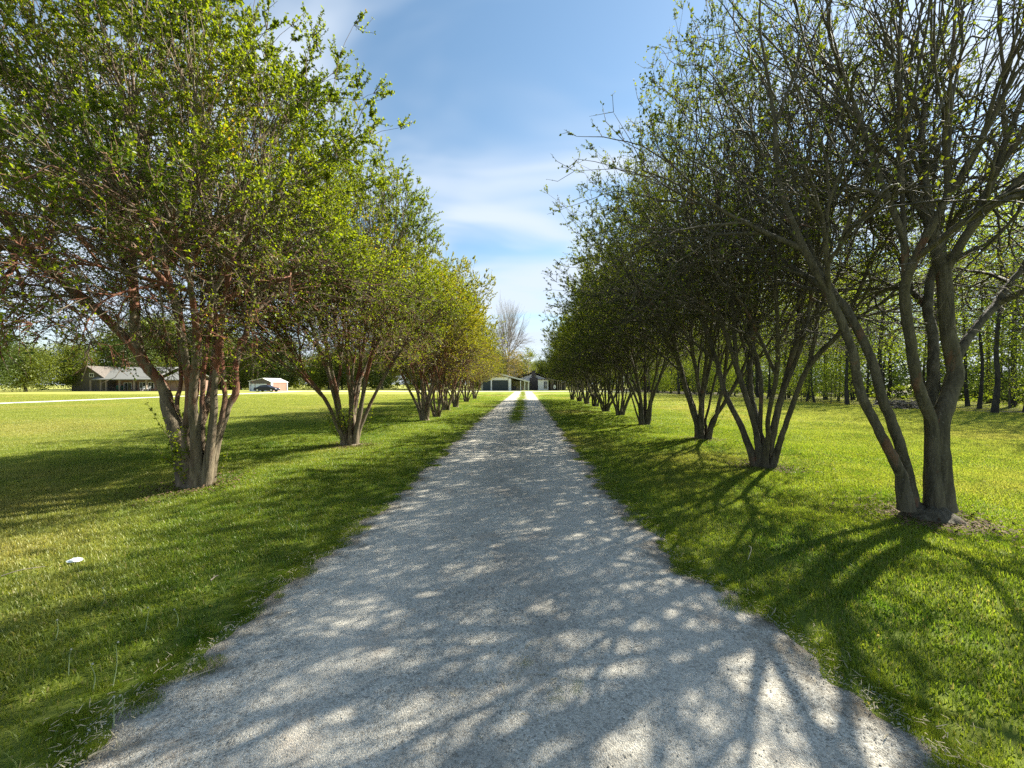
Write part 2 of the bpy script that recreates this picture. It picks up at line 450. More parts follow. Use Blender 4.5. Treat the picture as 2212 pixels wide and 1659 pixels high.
M = dict(
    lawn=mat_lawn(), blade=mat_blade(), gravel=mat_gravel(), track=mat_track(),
    bark_red=mat_bark('crape_bark_cinnamon', (0.065, 0.052, 0.035), (0.22, 0.18, 0.12), (0.18, 0.062, 0.034), 0.9, 0.475, 0.9),
    bark_grey=mat_bark('crape_bark_olive', (0.036, 0.032, 0.021), (0.125, 0.11, 0.072), (0.17, 0.07, 0.04), 0.5, 0.62),
    bark_pine=mat_bark('wood_bark', (0.04, 0.035, 0.028), (0.11, 0.098, 0.08), (0.15, 0.125, 0.10), 0.5, 0.55),
    bark_dark=mat_bark('deep_wood_bark', (0.018, 0.017, 0.015), (0.055, 0.05, 0.043), (0.09, 0.08, 0.065), 0.4, 0.58),
    bark_bare=mat_bark('bare_tree_bark', (0.22, 0.20, 0.18), (0.36, 0.33, 0.30), (0.28, 0.26, 0.23), 0.5, 0.55),
    leaf_l=mat_leaf('young_leaf_bright', (0.032, 0.062, 0.005), (0.14, 0.185, 0.011), (0.27, 0.19, 0.03), 0.5, (2.4, 2.2, 0.8)),
    leaf_y=mat_leaf('young_leaf_yellow', (0.07, 0.090, 0.007), (0.225, 0.24, 0.012), (0.33, 0.17, 0.03), 0.5, (2.2, 2.0, 0.8)),
    leaf_r=mat_leaf('young_leaf_deep', (0.026, 0.048, 0.005), (0.125, 0.155, 0.012), (0.20, 0.15, 0.04), 0.48),
    leaf_w=mat_leaf('wood_leaf', (0.06, 0.10, 0.016), (0.14, 0.19, 0.024), (0.22, 0.22, 0.04), 0.55, (2.6, 2.4, 0.9)),
    leaf_far=mat_leaf('far_leaf', (0.055, 0.08, 0.014), (0.15, 0.18, 0.024), (0.21, 0.20, 0.04), 0.42, (1.7, 1.6, 0.9), 0.03),
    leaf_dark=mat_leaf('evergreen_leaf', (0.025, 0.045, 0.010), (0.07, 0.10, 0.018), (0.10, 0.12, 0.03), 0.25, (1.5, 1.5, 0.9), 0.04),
    leaf_rust=mat_leaf('rusty_young_leaf', (0.12, 0.12, 0.03), (0.24, 0.19, 0.05), (0.36, 0.20, 0.06), 0.5, (1.5, 1.3, 0.9)),
    white=mat_plain('white_paint', (0.66, 0.67, 0.68), (0.80, 0.80, 0.79), 0.6, 2.0, (1, 1, 4)),
    roof_grey=mat_plain('weathered_shingle', (0.16, 0.16, 0.15), (0.24, 0.24, 0.225), 0.9, 6.0, (1, 1, 5)),
    roof_brown=mat_plain('brown_shingle', (0.10, 0.085, 0.075), (0.17, 0.15, 0.13), 0.9, 5.0),
    roof_tin=mat_plain('pale_tin', (0.60, 0.58, 0.55), (0.75, 0.72, 0.68), 0.45, 4.0, (6, 1, 1), 0.2),
    siding=mat_plain('brown_grey_siding', (0.085, 0.075, 0.065), (0.13, 0.115, 0.10), 0.85, 3.0, (1, 1, 8)),
    beige=mat_plain('beige_siding', (0.33, 0.32, 0.25), (0.42, 0.40, 0.32), 0.8, 3.0),
    dark=mat_plain('dark_trim', (0.02, 0.02, 0.022), (0.045, 0.042, 0.04), 0.6, 3.0),
    gdoor=mat_plain('dark_garage_paint', (0.018, 0.03, 0.034), (0.03, 0.045, 0.05), 0.5, 2.0, (1, 1, 6)),
    stone=mat_brick('dark_chimney_stone', (0.045, 0.04, 0.045), (0.085, 0.075, 0.08), (0.02, 0.02, 0.02), 2.2),
    brick=mat_brick('weathered_brick', (0.22, 0.12, 0.09), (0.30, 0.18, 0.13), (0.3, 0.28, 0.25), 5.0),
    pink=mat_plain('faded_red_metal', (0.24, 0.12, 0.09), (0.34, 0.19, 0.15), 0.6, 2.0, (9, 9, 0.3)),
    bluewhite=mat_plain('pale_blue_door', (0.50, 0.56, 0.62), (0.62, 0.67, 0.70), 0.5, 2.0, (7, 7, 0.5)),
    glass=mat_plain('window_glass', (0.015, 0.02, 0.025), (0.03, 0.035, 0.045), 0.08, 2.0, spec=0.8),
    carpaint=mat_plain('dark_blue_car_paint', (0.010, 0.012, 0.022), (0.012, 0.014, 0.026), 0.35, 2.0, spec=0.35),
    rubber=mat_plain('tyre_rubber', (0.015, 0.015, 0.015), (0.03, 0.03, 0.03), 0.9),
    rim=mat_plain('wheel_metal', (0.45, 0.45, 0.46), (0.6, 0.6, 0.6), 0.3, metal=0.7),
    lamp=mat_plain('lamp_lens', (0.6, 0.6, 0.6), (0.75, 0.75, 0.75), 0.2),
    wood_post=mat_plain('porch_post_paint', (0.20, 0.16, 0.13), (0.30, 0.25, 0.21), 0.8, 3.0, (5, 5, 1)),
    green=mat_plain('green_paint', (0.01, 0.09, 0.06), (0.02, 0.13, 0.09), 0.5),
    plastic=mat_plain('white_plastic', (0.72, 0.76, 0.80), (0.85, 0.87, 0.88), 0.4, 30.0),
    straw=mat_plain('dry_straw', (0.30, 0.25, 0.15), (0.48, 0.42, 0.28), 0.9, 20.0),
    stalk=mat_plain('pale_stalk', (0.22, 0.30, 0.13), (0.38, 0.42, 0.24), 0.7, 20.0),
    fluff=mat_plain('seed_fluff', (0.26, 0.27, 0.22), (0.4, 0.4, 0.34), 0.9, 60.0),
    stones=mat_plain('loose_stone', (0.14, 0.13, 0.11), (0.46, 0.435, 0.375), 0.9, 60.0),
    litter=mat_plain('dead_leaf', (0.05, 0.03, 0.018), (0.16, 0.105, 0.06), 0.9, 30.0),
    floor=mat_plain('leafy_forest_floor', (0.03, 0.028, 0.016), (0.10, 0.08, 0.045), 0.95, 2.0),
    roof_sunlit=mat_plain('sunlit_roof_edge', (0.42, 0.42, 0.38), (0.55, 0.54, 0.50), 0.8, 3.0),  # sun on the garage roof's right slope, put into its colour
    deadwood=mat_plain('dead_wood', (0.12, 0.10, 0.08), (0.26, 0.23, 0.19), 0.9, 10.0),
)

# ---------------------------------------------------------------- ground
def axis_lines(fine, lim):
    a = [0.0]; s = fine
    while a[-1] < lim:
        a.append(a[-1] + s)
        if a[-1] > 14: s *= 1.12
    a = np.array(a)
    return np.unique(np.concatenate([-a, a]))
gx = axis_lines(0.22, 900); gy = axis_lines(0.22, 1200)
gy = gy[gy > -60]
X, Y = np.meshgrid(gx, gy)
Z = height(X, Y)
V = np.stack([X.ravel(), Y.ravel(), Z.ravel()], 1)
nx, ny = len(gx), len(gy)
ii, jj = np.meshgrid(np.arange(nx - 1), np.arange(ny - 1))
q = (jj * nx + ii).ravel()
F = np.stack([q, q + 1, q + 1 + nx, q + nx], 1)
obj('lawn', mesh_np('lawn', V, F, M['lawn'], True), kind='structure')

# the drive: rows across, ragged at both edges
ys = np.concatenate([np.arange(-4, 14, 0.05), np.arange(14, 40, 0.15), np.arange(40, 84.1, 0.5)])
NC = 25
t = np.linspace(0, 1, NC)
jl = np.interp(ys, np.arange(-5, 90, 0.09), rng.normal(0, 0.035, len(np.arange(-5, 90, 0.09))))
jr = np.interp(ys, np.arange(-5, 90, 0.09), rng.normal(0, 0.035, len(np.arange(-5, 90, 0.09))))
xl = edge_l(ys) + jl - 0.1; xr = edge_r(ys) + jr + 0.1
XX = xl[:, None] * (1 - t) + xr[:, None] * t
YY = np.repeat(ys[:, None], NC, 1)
ZZ = 0.004 + 0.02 * (1 - ((t - 0.5) * 2) ** 2)[None, :] + 0 * XX
ZZ[:, 0] = -0.02; ZZ[:, -1] = -0.02
edge = np.minimum(XX - xl[:, None], xr[:, None] - XX)
crown = np.exp(-((t - 0.5) / 0.10) ** 2)[None, :] * smooth(9, 20, YY)
V = np.stack([XX.ravel(), YY.ravel(), ZZ.ravel()], 1)
q = (np.arange(len(ys) - 1)[:, None] * NC + np.arange(NC - 1)[None, :]).ravel()
F = np.stack([q, q + 1, q + 1 + NC, q + NC], 1)
obj('driveway', mesh_np('driveway', V, F, M['gravel'], True, {'edge': edge.ravel(), 'crown': crown.ravel(), 'track': (np.exp(-((np.abs(t - 0.5) - 0.26) / 0.11) ** 2)[None, :] + 0 * XX).ravel(), 'middle': (np.exp(-((t - 0.5) / 0.13) ** 2)[None, :] + 0 * XX).ravel()}), kind='structure')

fy = np.linspace(4, 135, 90); fx0 = 27.2 - 0.045 * fy + 0.5 * np.sin(fy * 0.8) + 0.3 * np.sin(fy * 2.1)
V = np.concatenate([np.c_[fx0, fy, np.full(90, 0.03)], np.c_[fx0 + 70, fy, np.full(90, 0.03)]]); i = np.arange(89)
obj('forest_floor', mesh_np('forest_floor', V, np.stack([i, i + 90, i + 91, i + 1], 1), M['floor']), kind='structure')

def ribbon(name, pts, w, z, mat):
    P = np.array(pts, float); T = np.gradient(P, axis=0); T /= np.linalg.norm(T, axis=1)[:, None]
    N = np.stack([-T[:, 1], T[:, 0]], 1)
    w = np.broadcast_to(w, (len(P),))[:, None]
    A, B = P + N * w / 2, P - N * w / 2
    V = np.concatenate([np.c_[A, np.full(len(P), z)], np.c_[B, np.full(len(P), z)]])
    n = len(P); i = np.arange(n - 1)
    return obj(name, mesh_np(name, V, np.stack([i + n, i + n + 1, i + 1, i], 1), mat), kind='structure')
ribbon('house_forecourt', [(-60 + 4 * k, 83.5 + 0.6 * math.sin(k * 0.5)) for k in range(28)], 5.0, 0.010, M['track'])
ribbon('gravel_track', [(-41.5 - 0.09 * k - 0.0016 * k * k, 6 + 1.8 * k) for k in range(42)], 2.4, 0.014, M['track'])

# ---------------------------------------------------------------- grass blades (uncountable)
def blade_patch(name, n, rad, hmin, hmax, wid, seed, broad=0.12):
    g = np.random.default_rng(seed)
    a = g.uniform(0, 2 * np.pi, n); rr = rad * np.sqrt(g.uniform(0, 1, n)) * g.uniform(0.85, 1.1, n)
    x, y = rr * np.cos(a), rr * np.sin(a)
    h = g.uniform(hmin, hmax, n) * (1.0 - 0.35 * (rr / rad) ** 2)
    az = g.uniform(0, 2 * np.pi, n)
    lean = g.uniform(0.15, 1.1, n) * h
    w = wid * g.uniform(0.6, 1.3, n)
    dx, dy = np.cos(az), np.sin(az)
    sx, sy = -dy, dx
    b = g.uniform(0, 1, n) < broad           # clover-like leaves: wide and low
    w = np.where(b, wid * g.uniform(1.8, 3.2, n), w); h = np.where(b, h * 0.6, h)
    mid = 0.55
    p0 = np.stack([x - sx * w / 2, y - sy * w / 2, np.full(n, -0.01)], 1)
    p1 = np.stack([x + sx * w / 2, y + sy * w / 2, np.full(n, -0.01)], 1)
    p2 = np.stack([x + dx * lean * 0.35 + sx * w * 0.45, y + dy * lean * 0.35 + sy * w * 0.45, h * mid], 1)
    p3 = np.stack([x + dx * lean * 0.35 - sx * w * 0.45, y + dy * lean * 0.35 - sy * w * 0.45, h * mid], 1)
    p4 = np.stack([x + dx * lean, y + dy * lean, h * np.where(b, 0.8, 1.0)], 1)
    V = np.stack([p0, p1, p2, p3, p4], 1).reshape(-1, 3)
    i = np.arange(n) * 5
    Q = np.stack([i, i + 1, i + 2, i + 3], 1); T = np.stack([i + 3, i + 2, i + 4], 1)
    tint = np.repeat(g.uniform(0, 1, n), 5)
    return mesh_np(name, V, [Q, T], M['blade'], False, {'tint': tint})

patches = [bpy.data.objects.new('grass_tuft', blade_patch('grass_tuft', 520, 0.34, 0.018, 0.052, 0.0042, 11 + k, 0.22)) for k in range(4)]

def grass_points():
    pts = []; sc = []
    def add(dmin, dmax, dens, s):
        g0 = 0.285 * s                      # jittered grid: no bald spots
        d, r = np.meshgrid(np.arange(dmin, dmax, g0), np.arange(-1.5 * dmax - 1, 1.5 * dmax + 1, g0))
        d = d.ravel(); r = r.ravel(); n = len(d)
        d = d + rng.uniform(-0.4, 0.4, n) * g0; r = r + rng.uniform(-0.4, 0.4, n) * g0
        k_ = (np.abs(r) < 1.5 * d + 0.8) & (rng.uniform(0, 1, n) < dens); d, r = d[k_], r[k_]; n = len(d)
        x = r * CY - d * SY; y = r * SY + d * CY
        pts.append(np.c_[x, y]); sc.append(s * rng.uniform(0.85, 1.15, n))
    add(0.6, 7, 1, 1.0)
    add(7, 14, 1, 1.2)
    add(14, 26, 1, 1.6)
    add(26, 40, 1, 2.2)
    add(40, 58, 0.5, 2.4)
    P = np.concatenate(pts); S = np.concatenate(sc)
    xl, xr = edge_l(P[:, 1]), edge_r(P[:, 1])
    inset = 0.31 * S
    keep = (P[:, 0] < xl - inset + 0.05) | (P[:, 0] > xr + inset - 0.05)
    kt = (P[:, 1] - 6) / 1.8
    keep &= np.abs(P[:, 0] - (-41.5 - 0.09 * kt - 0.0016 * kt * kt)) > 1.75
    P, S = P[keep], S[keep]
    # small tufts knitting the ragged edge
    m = 850
    y = np.abs(rng.normal(0, 1, m)) * 9 + 1.0; side = rng.integers(0, 2, m)
    x = np.where(side == 0, edge_l(y) - rng.normal(0.12, 0.09, m), edge_r(y) + rng.normal(0.12, 0.09, m))
    P = np.concatenate([P, np.c_[x, y]]); S = np.concatenate([S, rng.uniform(0.10, 0.30, m)])
    # the grass strip down the middle of the drive, from about 16 m on
    m = 850
    y = 15.5 + rng.uniform(0, 1, m) ** 1.3 * 64
    wdt = 0.10 + 0.11 * smooth(15.5, 24, y)
    x = (edge_l(y) + edge_r(y)) / 2 - 0.05 + rng.normal(0, 1, m) * wdt
    k2 = rng.uniform(0, 1, m) < smooth(14.5, 19, y) * 0.9 + 0.1
    P = np.concatenate([P, np.c_[x, y][k2]]); S = np.concatenate([S, rng.uniform(0.35, 0.75, m)[k2]])
    # weeds in the drive close by
    for (cx, cy, k, sp) in ((0.17, 1.92, 3, 0.05), (0.27, 2.0, 2, 0.03), (0.03, 2.16, 2, 0.06), (-0.1, 6.6, 3, 0.3), (-0.2, 9.5, 5, 0.5), (-0.25, 12.5, 14, 0.8)):
        q_ = np.c_[rng.normal(cx, sp, k), rng.normal(cy, sp, k)]
        P = np.concatenate([P, q_]); S = np.concatenate([S, rng.uniform(0.07, 0.12, k)])
    z = height(P[:, 0], P[:, 1])
    z = z + 0.006
    on = (P[:, 0] > edge_l(P[:, 1])) & (P[:, 0] < edge_r(P[:, 1]))
    z = np.where(on, 0.018, z)
    return np.c_[P, z], S
GP, GS = grass_points()
me = bpy.data.meshes.new('grass')
me.vertices.add(len(GP)); me.vertices.foreach_set('co', GP.astype(np.float32).ravel())
for nm, arr in (('size', GS), ('variant', rng.integers(0, 4, len(GP)).astype(float))):
    a = me.attributes.new(nm, 'FLOAT', 'POINT'); a.data.foreach_set('value', arr.astype(np.float32))
dzx = (height(GP[:, 0] + 0.1, GP[:, 1]) - height(GP[:, 0] - 0.1, GP[:, 1])) / 0.2
dzy = (height(GP[:, 0], GP[:, 1] + 0.1) - height(GP[:, 0], GP[:, 1] - 0.1)) / 0.2
tn = rng.uniform(0, 6.283, len(GP)); ROT = np.zeros((len(GP), 3), dtype=np.float32)
for i_ in range(len(GP)):
    q_ = Vector((-dzx[i_], -dzy[i_], 1)).to_track_quat('Z', 'Y').to_matrix() @ Matrix.Rotation(tn[i_], 3, 'Z')
    ROT[i_] = q_.to_euler()
a = me.attributes.new('turn', 'FLOAT_VECTOR', 'POINT'); a.data.foreach_set('vector', ROT.ravel())
grass = obj('grass', me, kind='stuff', label='short mown green grass covering the lawn on both sides of the drive', cat='grass')
ng = bpy.data.node_groups.new('grass_scatter', 'GeometryNodeTree')
ng.interface.new_socket('Geometry', in_out='INPUT', socket_type='NodeSocketGeometry')
ng.interface.new_socket('Geometry', in_out='OUTPUT', socket_type='NodeSocketGeometry')
gi = ng.nodes.new('NodeGroupInput'); go = ng.nodes.new('NodeGroupOutput')
join = ng.nodes.new('GeometryNodeJoinGeometry')
def nattr(nm, vec=False):
    n = ng.nodes.new('GeometryNodeInputNamedAttribute'); n.data_type = 'FLOAT_VECTOR' if vec else 'FLOAT'; n.inputs[0].default_value = nm
    return n.outputs['Attribute']
for k, po in enumerate(patches):
    ip = ng.nodes.new('GeometryNodeInstanceOnPoints')
    oi = ng.nodes.new('GeometryNodeObjectInfo'); oi.inputs['Object'].default_value = po
    oi.inputs['As Instance'].default_value = True
    cp = ng.nodes.new('FunctionNodeCompare'); cp.data_type = 'FLOAT'; cp.operation = 'EQUAL'
    cp.inputs[1].default_value = float(k); cp.inputs['Epsilon'].default_value = 0.1
    ng.links.new(nattr('variant'), cp.inputs[0])
    ng.links.new(gi.outputs[0], ip.inputs['Points'])
    ng.links.new(cp.outputs[0], ip.inputs['Selection'])
    ng.links.new(oi.outputs['Geometry'], ip.inputs['Instance'])
    ng.links.new(nattr('turn', True), ip.inputs['Rotation'])
    sc3 = ng.nodes.new('ShaderNodeCombineXYZ'); s_ = nattr('size')
    # wide patches do not grow taller in proportion
    mp = ng.nodes.new('ShaderNodeMath'); mp.operation = 'POWER'; mp.inputs[1].default_value = 0.45
    ng.links.new(s_, mp.inputs[0])
    ng.links.new(s_, sc3.inputs[0]); ng.links.new(s_, sc3.inputs[1]); ng.links.new(mp.outputs[0], sc3.inputs[2])
    ng.links.new(sc3.outputs[0], ip.inputs['Scale'])
    ng.links.new(ip.outputs[0], join.inputs[0])
ng.links.new(join.outputs[0], go.inputs[0])
md = grass.modifiers.new('scatter', 'NODES'); md.node_group = ng

# dead grass and straw along the ragged edges, loose stones on the drive
def flat_blades(name, n, mat, label):
    g = np.random.default_rng(61)
    y = 1.2 + g.uniform(0, 1, n) ** 2.2 * 24
    sd_ = g.integers(0, 2, n)
    off = g.normal(0.03, 0.10, n)
    x = np.where(sd_ == 0, edge_l(y) - off, edge_r(y) + off)
    k = int(n * 0.12)
    y[:k] = g.normal(2.15, 0.22, k); x[:k] = g.normal(-0.02, 0.14, k)
    clump = 0.5 + 0.5 * np.sin(y * 3.1 + sd_ * 2) * np.sin(y * 1.3 + 1)
    keep = g.uniform(0, 1, n) < 0.25 + 0.75 * clump
    keep[:k] = g.uniform(0, 1, k) < 0.25
    x, y = x[keep], y[keep]; n = len(x)
    z = np.maximum(height(x, y), 0.004) + g.uniform(0.010, 0.03, n)
    a = g.uniform(0, 6.28, n); L = g.uniform(0.015, 0.055, n); w = g.uniform(0.001, 0.0022, n)
    d = np.stack([np.cos(a), np.sin(a), g.normal(0.05, 0.25, n)], 1) * L[:, None]; s_ = np.stack([-np.sin(a), np.cos(a), np.zeros(n)], 1) * w[:, None]
    b = np.stack([x, y, z], 1)
    V = np.stack([b - s_, b + s_, b + d * 0.6 + s_, b + d, b + d * 0.6 - s_], 1).reshape(-1, 3)
    i = np.arange(n) * 5
    obj(name, mesh_np(name, V, np.stack([i, i + 1, i + 2, i + 3, i + 4], 1), mat), kind='stuff', label=label, cat='straw')
flat_blades('dead_grass', 7000, M['straw'], 'dead tan grass strewn along the ragged edges of the gravel')
def litter(name, spots, n, mat, label):
    g = np.random.default_rng(63)
    c = np.array([spots[i] for i in g.integers(0, len(spots), n)])
    a = g.uniform(0, 6.28, n); r = 0.22 + np.abs(g.normal(0, 0.30, n))
    x, y = c[:, 0] + r * np.cos(a), c[:, 1] + r * np.sin(a)
    b = np.stack([x, y, height(x, y) + g.uniform(0.015, 0.04, n)], 1)
    L = g.uniform(0.02, 0.055, n)[:, None]; th = g.uniform(0, 6.28, n)
    d = np.stack([np.cos(th), np.sin(th), g.normal(0, 0.35, n)], 1) * L; s_ = np.stack([-np.sin(th), np.cos(th), g.normal(0, 0.35, n)], 1) * L * 0.28
    V = np.stack([b, b + d * 0.5 + s_, b + d, b + d * 0.5 - s_], 1).reshape(-1, 3); i = np.arange(n) * 4
    obj(name, mesh_np(name, V, np.stack([i, i + 1, i + 2, i + 3], 1), mat), kind='stuff', label=label, cat='leaf litter')
litter('leaf_litter', [tuple(at(px, d, z=0))[:2] for px, d in ((428, 5.88), (2008, 4.57), (2030, 4.5), (757, 9.79), (1650, 7.35), (1520, 10.57))], 5200, M['litter'], 'brown dead leaves and bark flakes round the feet of the near trees')
def loose_stones(n):
    g = np.random.default_rng(62)
    y = 1.2 + g.uniform(0, 1, n) ** 1.6 * 9
    t = np.where(g.uniform(0, 1, n) < 0.45, g.uniform(0, 1, n), np.where(g.uniform(0, 1, n) < 0.5, np.abs(g.normal(0, 0.05, n)), 1 - np.abs(g.normal(0, 0.05, n))))
    x = (edge_l(y) - 0.06) * (1 - t) + (edge_r(y) + 0.06) * t
    z = np.where((t < 0.03) | (t > 0.97), height(x, y) + 0.012, 0.004 + 0.02 * (1 - ((t - 0.5) * 2) ** 2) + 0.002)
    r = g.uniform(0.0018, 0.0048, n) * (1 + 0.8 * (g.uniform(0, 1, n) > 0.95))
    O = np.array([(1, 0, 0), (0, 1, 0), (-1, 0, 0), (0, -1, 0), (0, 0, 0.75), (0, 0, -0.5), (0.6, 0.6, 0.45), (-0.6, 0.55, 0.35)])
    T = np.array([(0, 6, 4), (6, 1, 4), (1, 7, 4), (7, 2, 4), (2, 3, 4), (3, 0, 4), (0, 1, 6), (1, 2, 7)])
    a = g.uniform(0, 6.28, n); c, s_ = np.cos(a), np.sin(a)
    P = O[None] * g.uniform(0.7, 1.3, (n, 8, 1)) * r[:, None, None]
    Q = np.stack([P[:, :, 0] * c[:, None] - P[:, :, 1] * s_[:, None], P[:, :, 0] * s_[:, None] + P[:, :, 1] * c[:, None], P[:, :, 2]], 2)
    V = (Q + np.stack([x, y, z], 1)[:, None, :]).reshape(-1, 3)
    F = (T[None] + np.arange(n)[:, None, None] * 8).reshape(-1, 3)
    obj('loose_gravel', mesh_np('loose_gravel', V, F, M['stones']), kind='stuff', label='loose grey stones scattered over the gravel drive', cat='gravel')
loose_stones(15000)

# ---------------------------------------------------------------- trees
def nrm(v):
    return v / (np.linalg.norm(v, axis=-1, keepdims=True) + 1e-9)

def tubes(chains):
    """chains: list of (points (n,3), radii (n), sides). Returns V, F, ring attribute."""
    VV, FF = [], []
    base = 0
    for P, rad, k in chains:
        n = len(P)
        T = np.gradient(P, axis=0); T = nrm(T)
        up = np.array([0.31, 0.95, 0.02]) if abs(T[0, 2]) > 0.6 else np.array([0.05, 0.02, 1.0])
        A = nrm(np.cross(T, up)); B = np.cross(T, A)
        th = np.arange(k) * 2 * np.pi / k
        ring = P[:, None, :] + rad[:, None, None] * (np.cos(th)[None, :, None] * A[:, None, :] + np.sin(th)[None, :, None] * B[:, None, :])
        VV.append(ring.reshape(-1, 3))
        i = np.arange(n - 1)[:, None] * k; j = np.arange(k)[None, :]; j2 = (j + 1) % k
        FF.append(np.stack([i + j, i + j2, i + k + j2, i + k + j], 2).reshape(-1, 4) + base)
        base += n * k
    return np.concatenate(VV), np.concatenate(FF)

def spline(P, rad, sub):
    """Catmull-Rom through the points."""
    n = len(P)
    if n < 2: return P, rad
    Q = np.concatenate([[2 * P[0] - P[1]], P, [2 * P[-1] - P[-2]]])
    out = []; ro = []
    for i in range(n - 1):
        p0, p1, p2, p3 = Q[i], Q[i + 1], Q[i + 2], Q[i + 3]
        for s in range(sub):
            u = s / sub
            out.append(0.5 * ((2 * p1) + (-p0 + p2) * u + (2 * p0 - 5 * p1 + 4 * p2 - p3) * u * u + (-p0 + 3 * p1 - 3 * p2 + p3) * u ** 3))
            ro.append(rad[i] * (1 - u) + rad[i + 1] * u)
    out.append(P[-1]); ro.append(rad[-1])
    return np.array(out), np.array(ro)

def crown_tips(g, n, c, ax, zmin, shell=0.55, lump=0.16):
    out = []
    ph = g.uniform(0, 6.28, 8)
    while len(out) < n:
        d = nrm(g.normal(0, 1, 3)); r = g.uniform(0, 1) ** shell
        lum = 1 + lump * (math.sin(3 * math.atan2(d[1], d[0]) + ph[0]) * math.cos(4 * d[2] + ph[1]) + 0.7 * math.sin(5 * d[0] + ph[2]) * math.sin(5 * d[1] + ph[3]) + 0.6 * math.sin(9 * d[2] + ph[4] + 3 * d[0]))
        q = d * np.array(ax) * r * lum
        if d[2] < 0: q[:2] *= 1 + 0.5 * min(0.7, -d[2])
        q[2] *= 1.22 if q[2] > 0 else 0.74
        p = np.array(c) + q - np.array([0, 0, 0.6])
        rad = math.hypot(p[0], p[1])
        if p[2] < zmin + 0.1 * rad: continue
        if rad / max(p[2] - 0.7, 0.1) > 2.3: continue
        out.append(p)
    return np.array(out)

def grow_tree(seed, stems, tips, r_tip=0.0055, exp_=0.44, steps=(0.16, 0.30), jit=0.09, up=0.08, base_k=1.3):
    """stems: list of (polyline (k,3), weight). Tips are shared out to the stems, each set is split again
    and again and a limb grows toward every part of it."""
    g = np.random.default_rng(seed)
    ends = np.array([s[0][-1] for s in stems]); dirs = nrm(np.array([s[0][-1] - s[0][-2] for s in stems]))
    w = np.array([s[1] for s in stems])
    v = tips[:, None, :] - ends[None]; dist = np.linalg.norm(v, axis=2)
    cosang = np.sum(nrm(v) * dirs[None], axis=2)
    cost = (1 - cosang) * 2.2 + dist * 0.18 - w[None] * 0.35 + g.normal(0, 0.06, dist.shape)
    own = np.argmin(cost, axis=1)
    big, small = [], []      # chains: (P, rad)
    leafpts = []             # (pos, dir) anchors for leafy twigs
    for si, (poly, wt) in enumerate(stems):
        T = tips[own == si]
        if len(T) == 0: T = (ends[si] + np.array([[0, 0, 1.5]]))
        r_end = r_tip * len(T) ** exp_
        poly = np.array(poly, float)
        k = len(poly)
        rad = r_end * np.linspace(base_k, 1.0, k); rad[0] *= 1.45; rad[1] *= 1.08
        # the stem goes on as the thickest limb above it
        stack = [(poly[-1], nrm(poly[-1] - poly[-2]), T, [*poly], [*rad], True)]
        while stack:
            P, D, T, cp, cr, main = stack.pop()
            n = len(T)
            if n == 1:
                tip = T[0]; L = np.linalg.norm(tip - P)
                m1 = P + D * L * 0.3 + nrm(tip - P) * L * 0.05 + g.normal(0, 0.03, 3) * L
                m2 = P + (tip - P) * 0.68 + g.normal(0, 0.05, 3) * L + np.array([0, 0, 0.03 * L])
                pts = cp + [m1, m2, tip]; rr = cr + [r_tip, r_tip * 0.75, r_tip * 0.4]
                (big if main else small).append((np.array(pts), np.array(rr)))
                for f, q in ((0.25, m1), (0.65, m2), (1.0, tip)):
                    leafpts.append((q, nrm(tip - P), f))
                continue
            c = T.mean(0); toc = c - P; L = np.linalg.norm(toc)
            step = min(max(L * g.uniform(*steps), 0.16), 1.3)
            nd = nrm(D * 0.62 + nrm(toc) * 0.55 + np.array([0, 0, up]) + g.normal(0, jit, 3))
            Pn = P + nd * step
            rn = r_tip * n ** exp_
            cp = cp + [Pn]; cr = cr + [rn]
            dv = nrm(T - Pn)
            cc = dv - dv.mean(0)
            _, _, vt = np.linalg.svd(cc, full_matrices=False)
            axis = vt[0] + g.normal(0, 0.25, 3)
            pr = cc @ axis
            qn = g.uniform(0.28, 0.72)
            thr = np.quantile(pr, qn) if n > 2 else pr.mean()
            a = pr <= thr
            if a.all() or (~a).all():
                a = np.zeros(n, bool); a[: n // 2] = True
            A, B = T[a], T[~a]
            if len(A) < len(B): A, B = B, A
            stack.append((Pn, nd, A, cp, cr, main))
            rb = r_tip * len(B) ** exp_
            sdir = nrm(nrm(B.mean(0) - Pn) * 0.75 + nd * 0.5 + g.normal(0, 0.08, 3))
            stack.append((Pn, sdir, B, [Pn - nd * rb * 0.5], [min(rb * 1.15, rn)], False))
    return big, small, leafpts

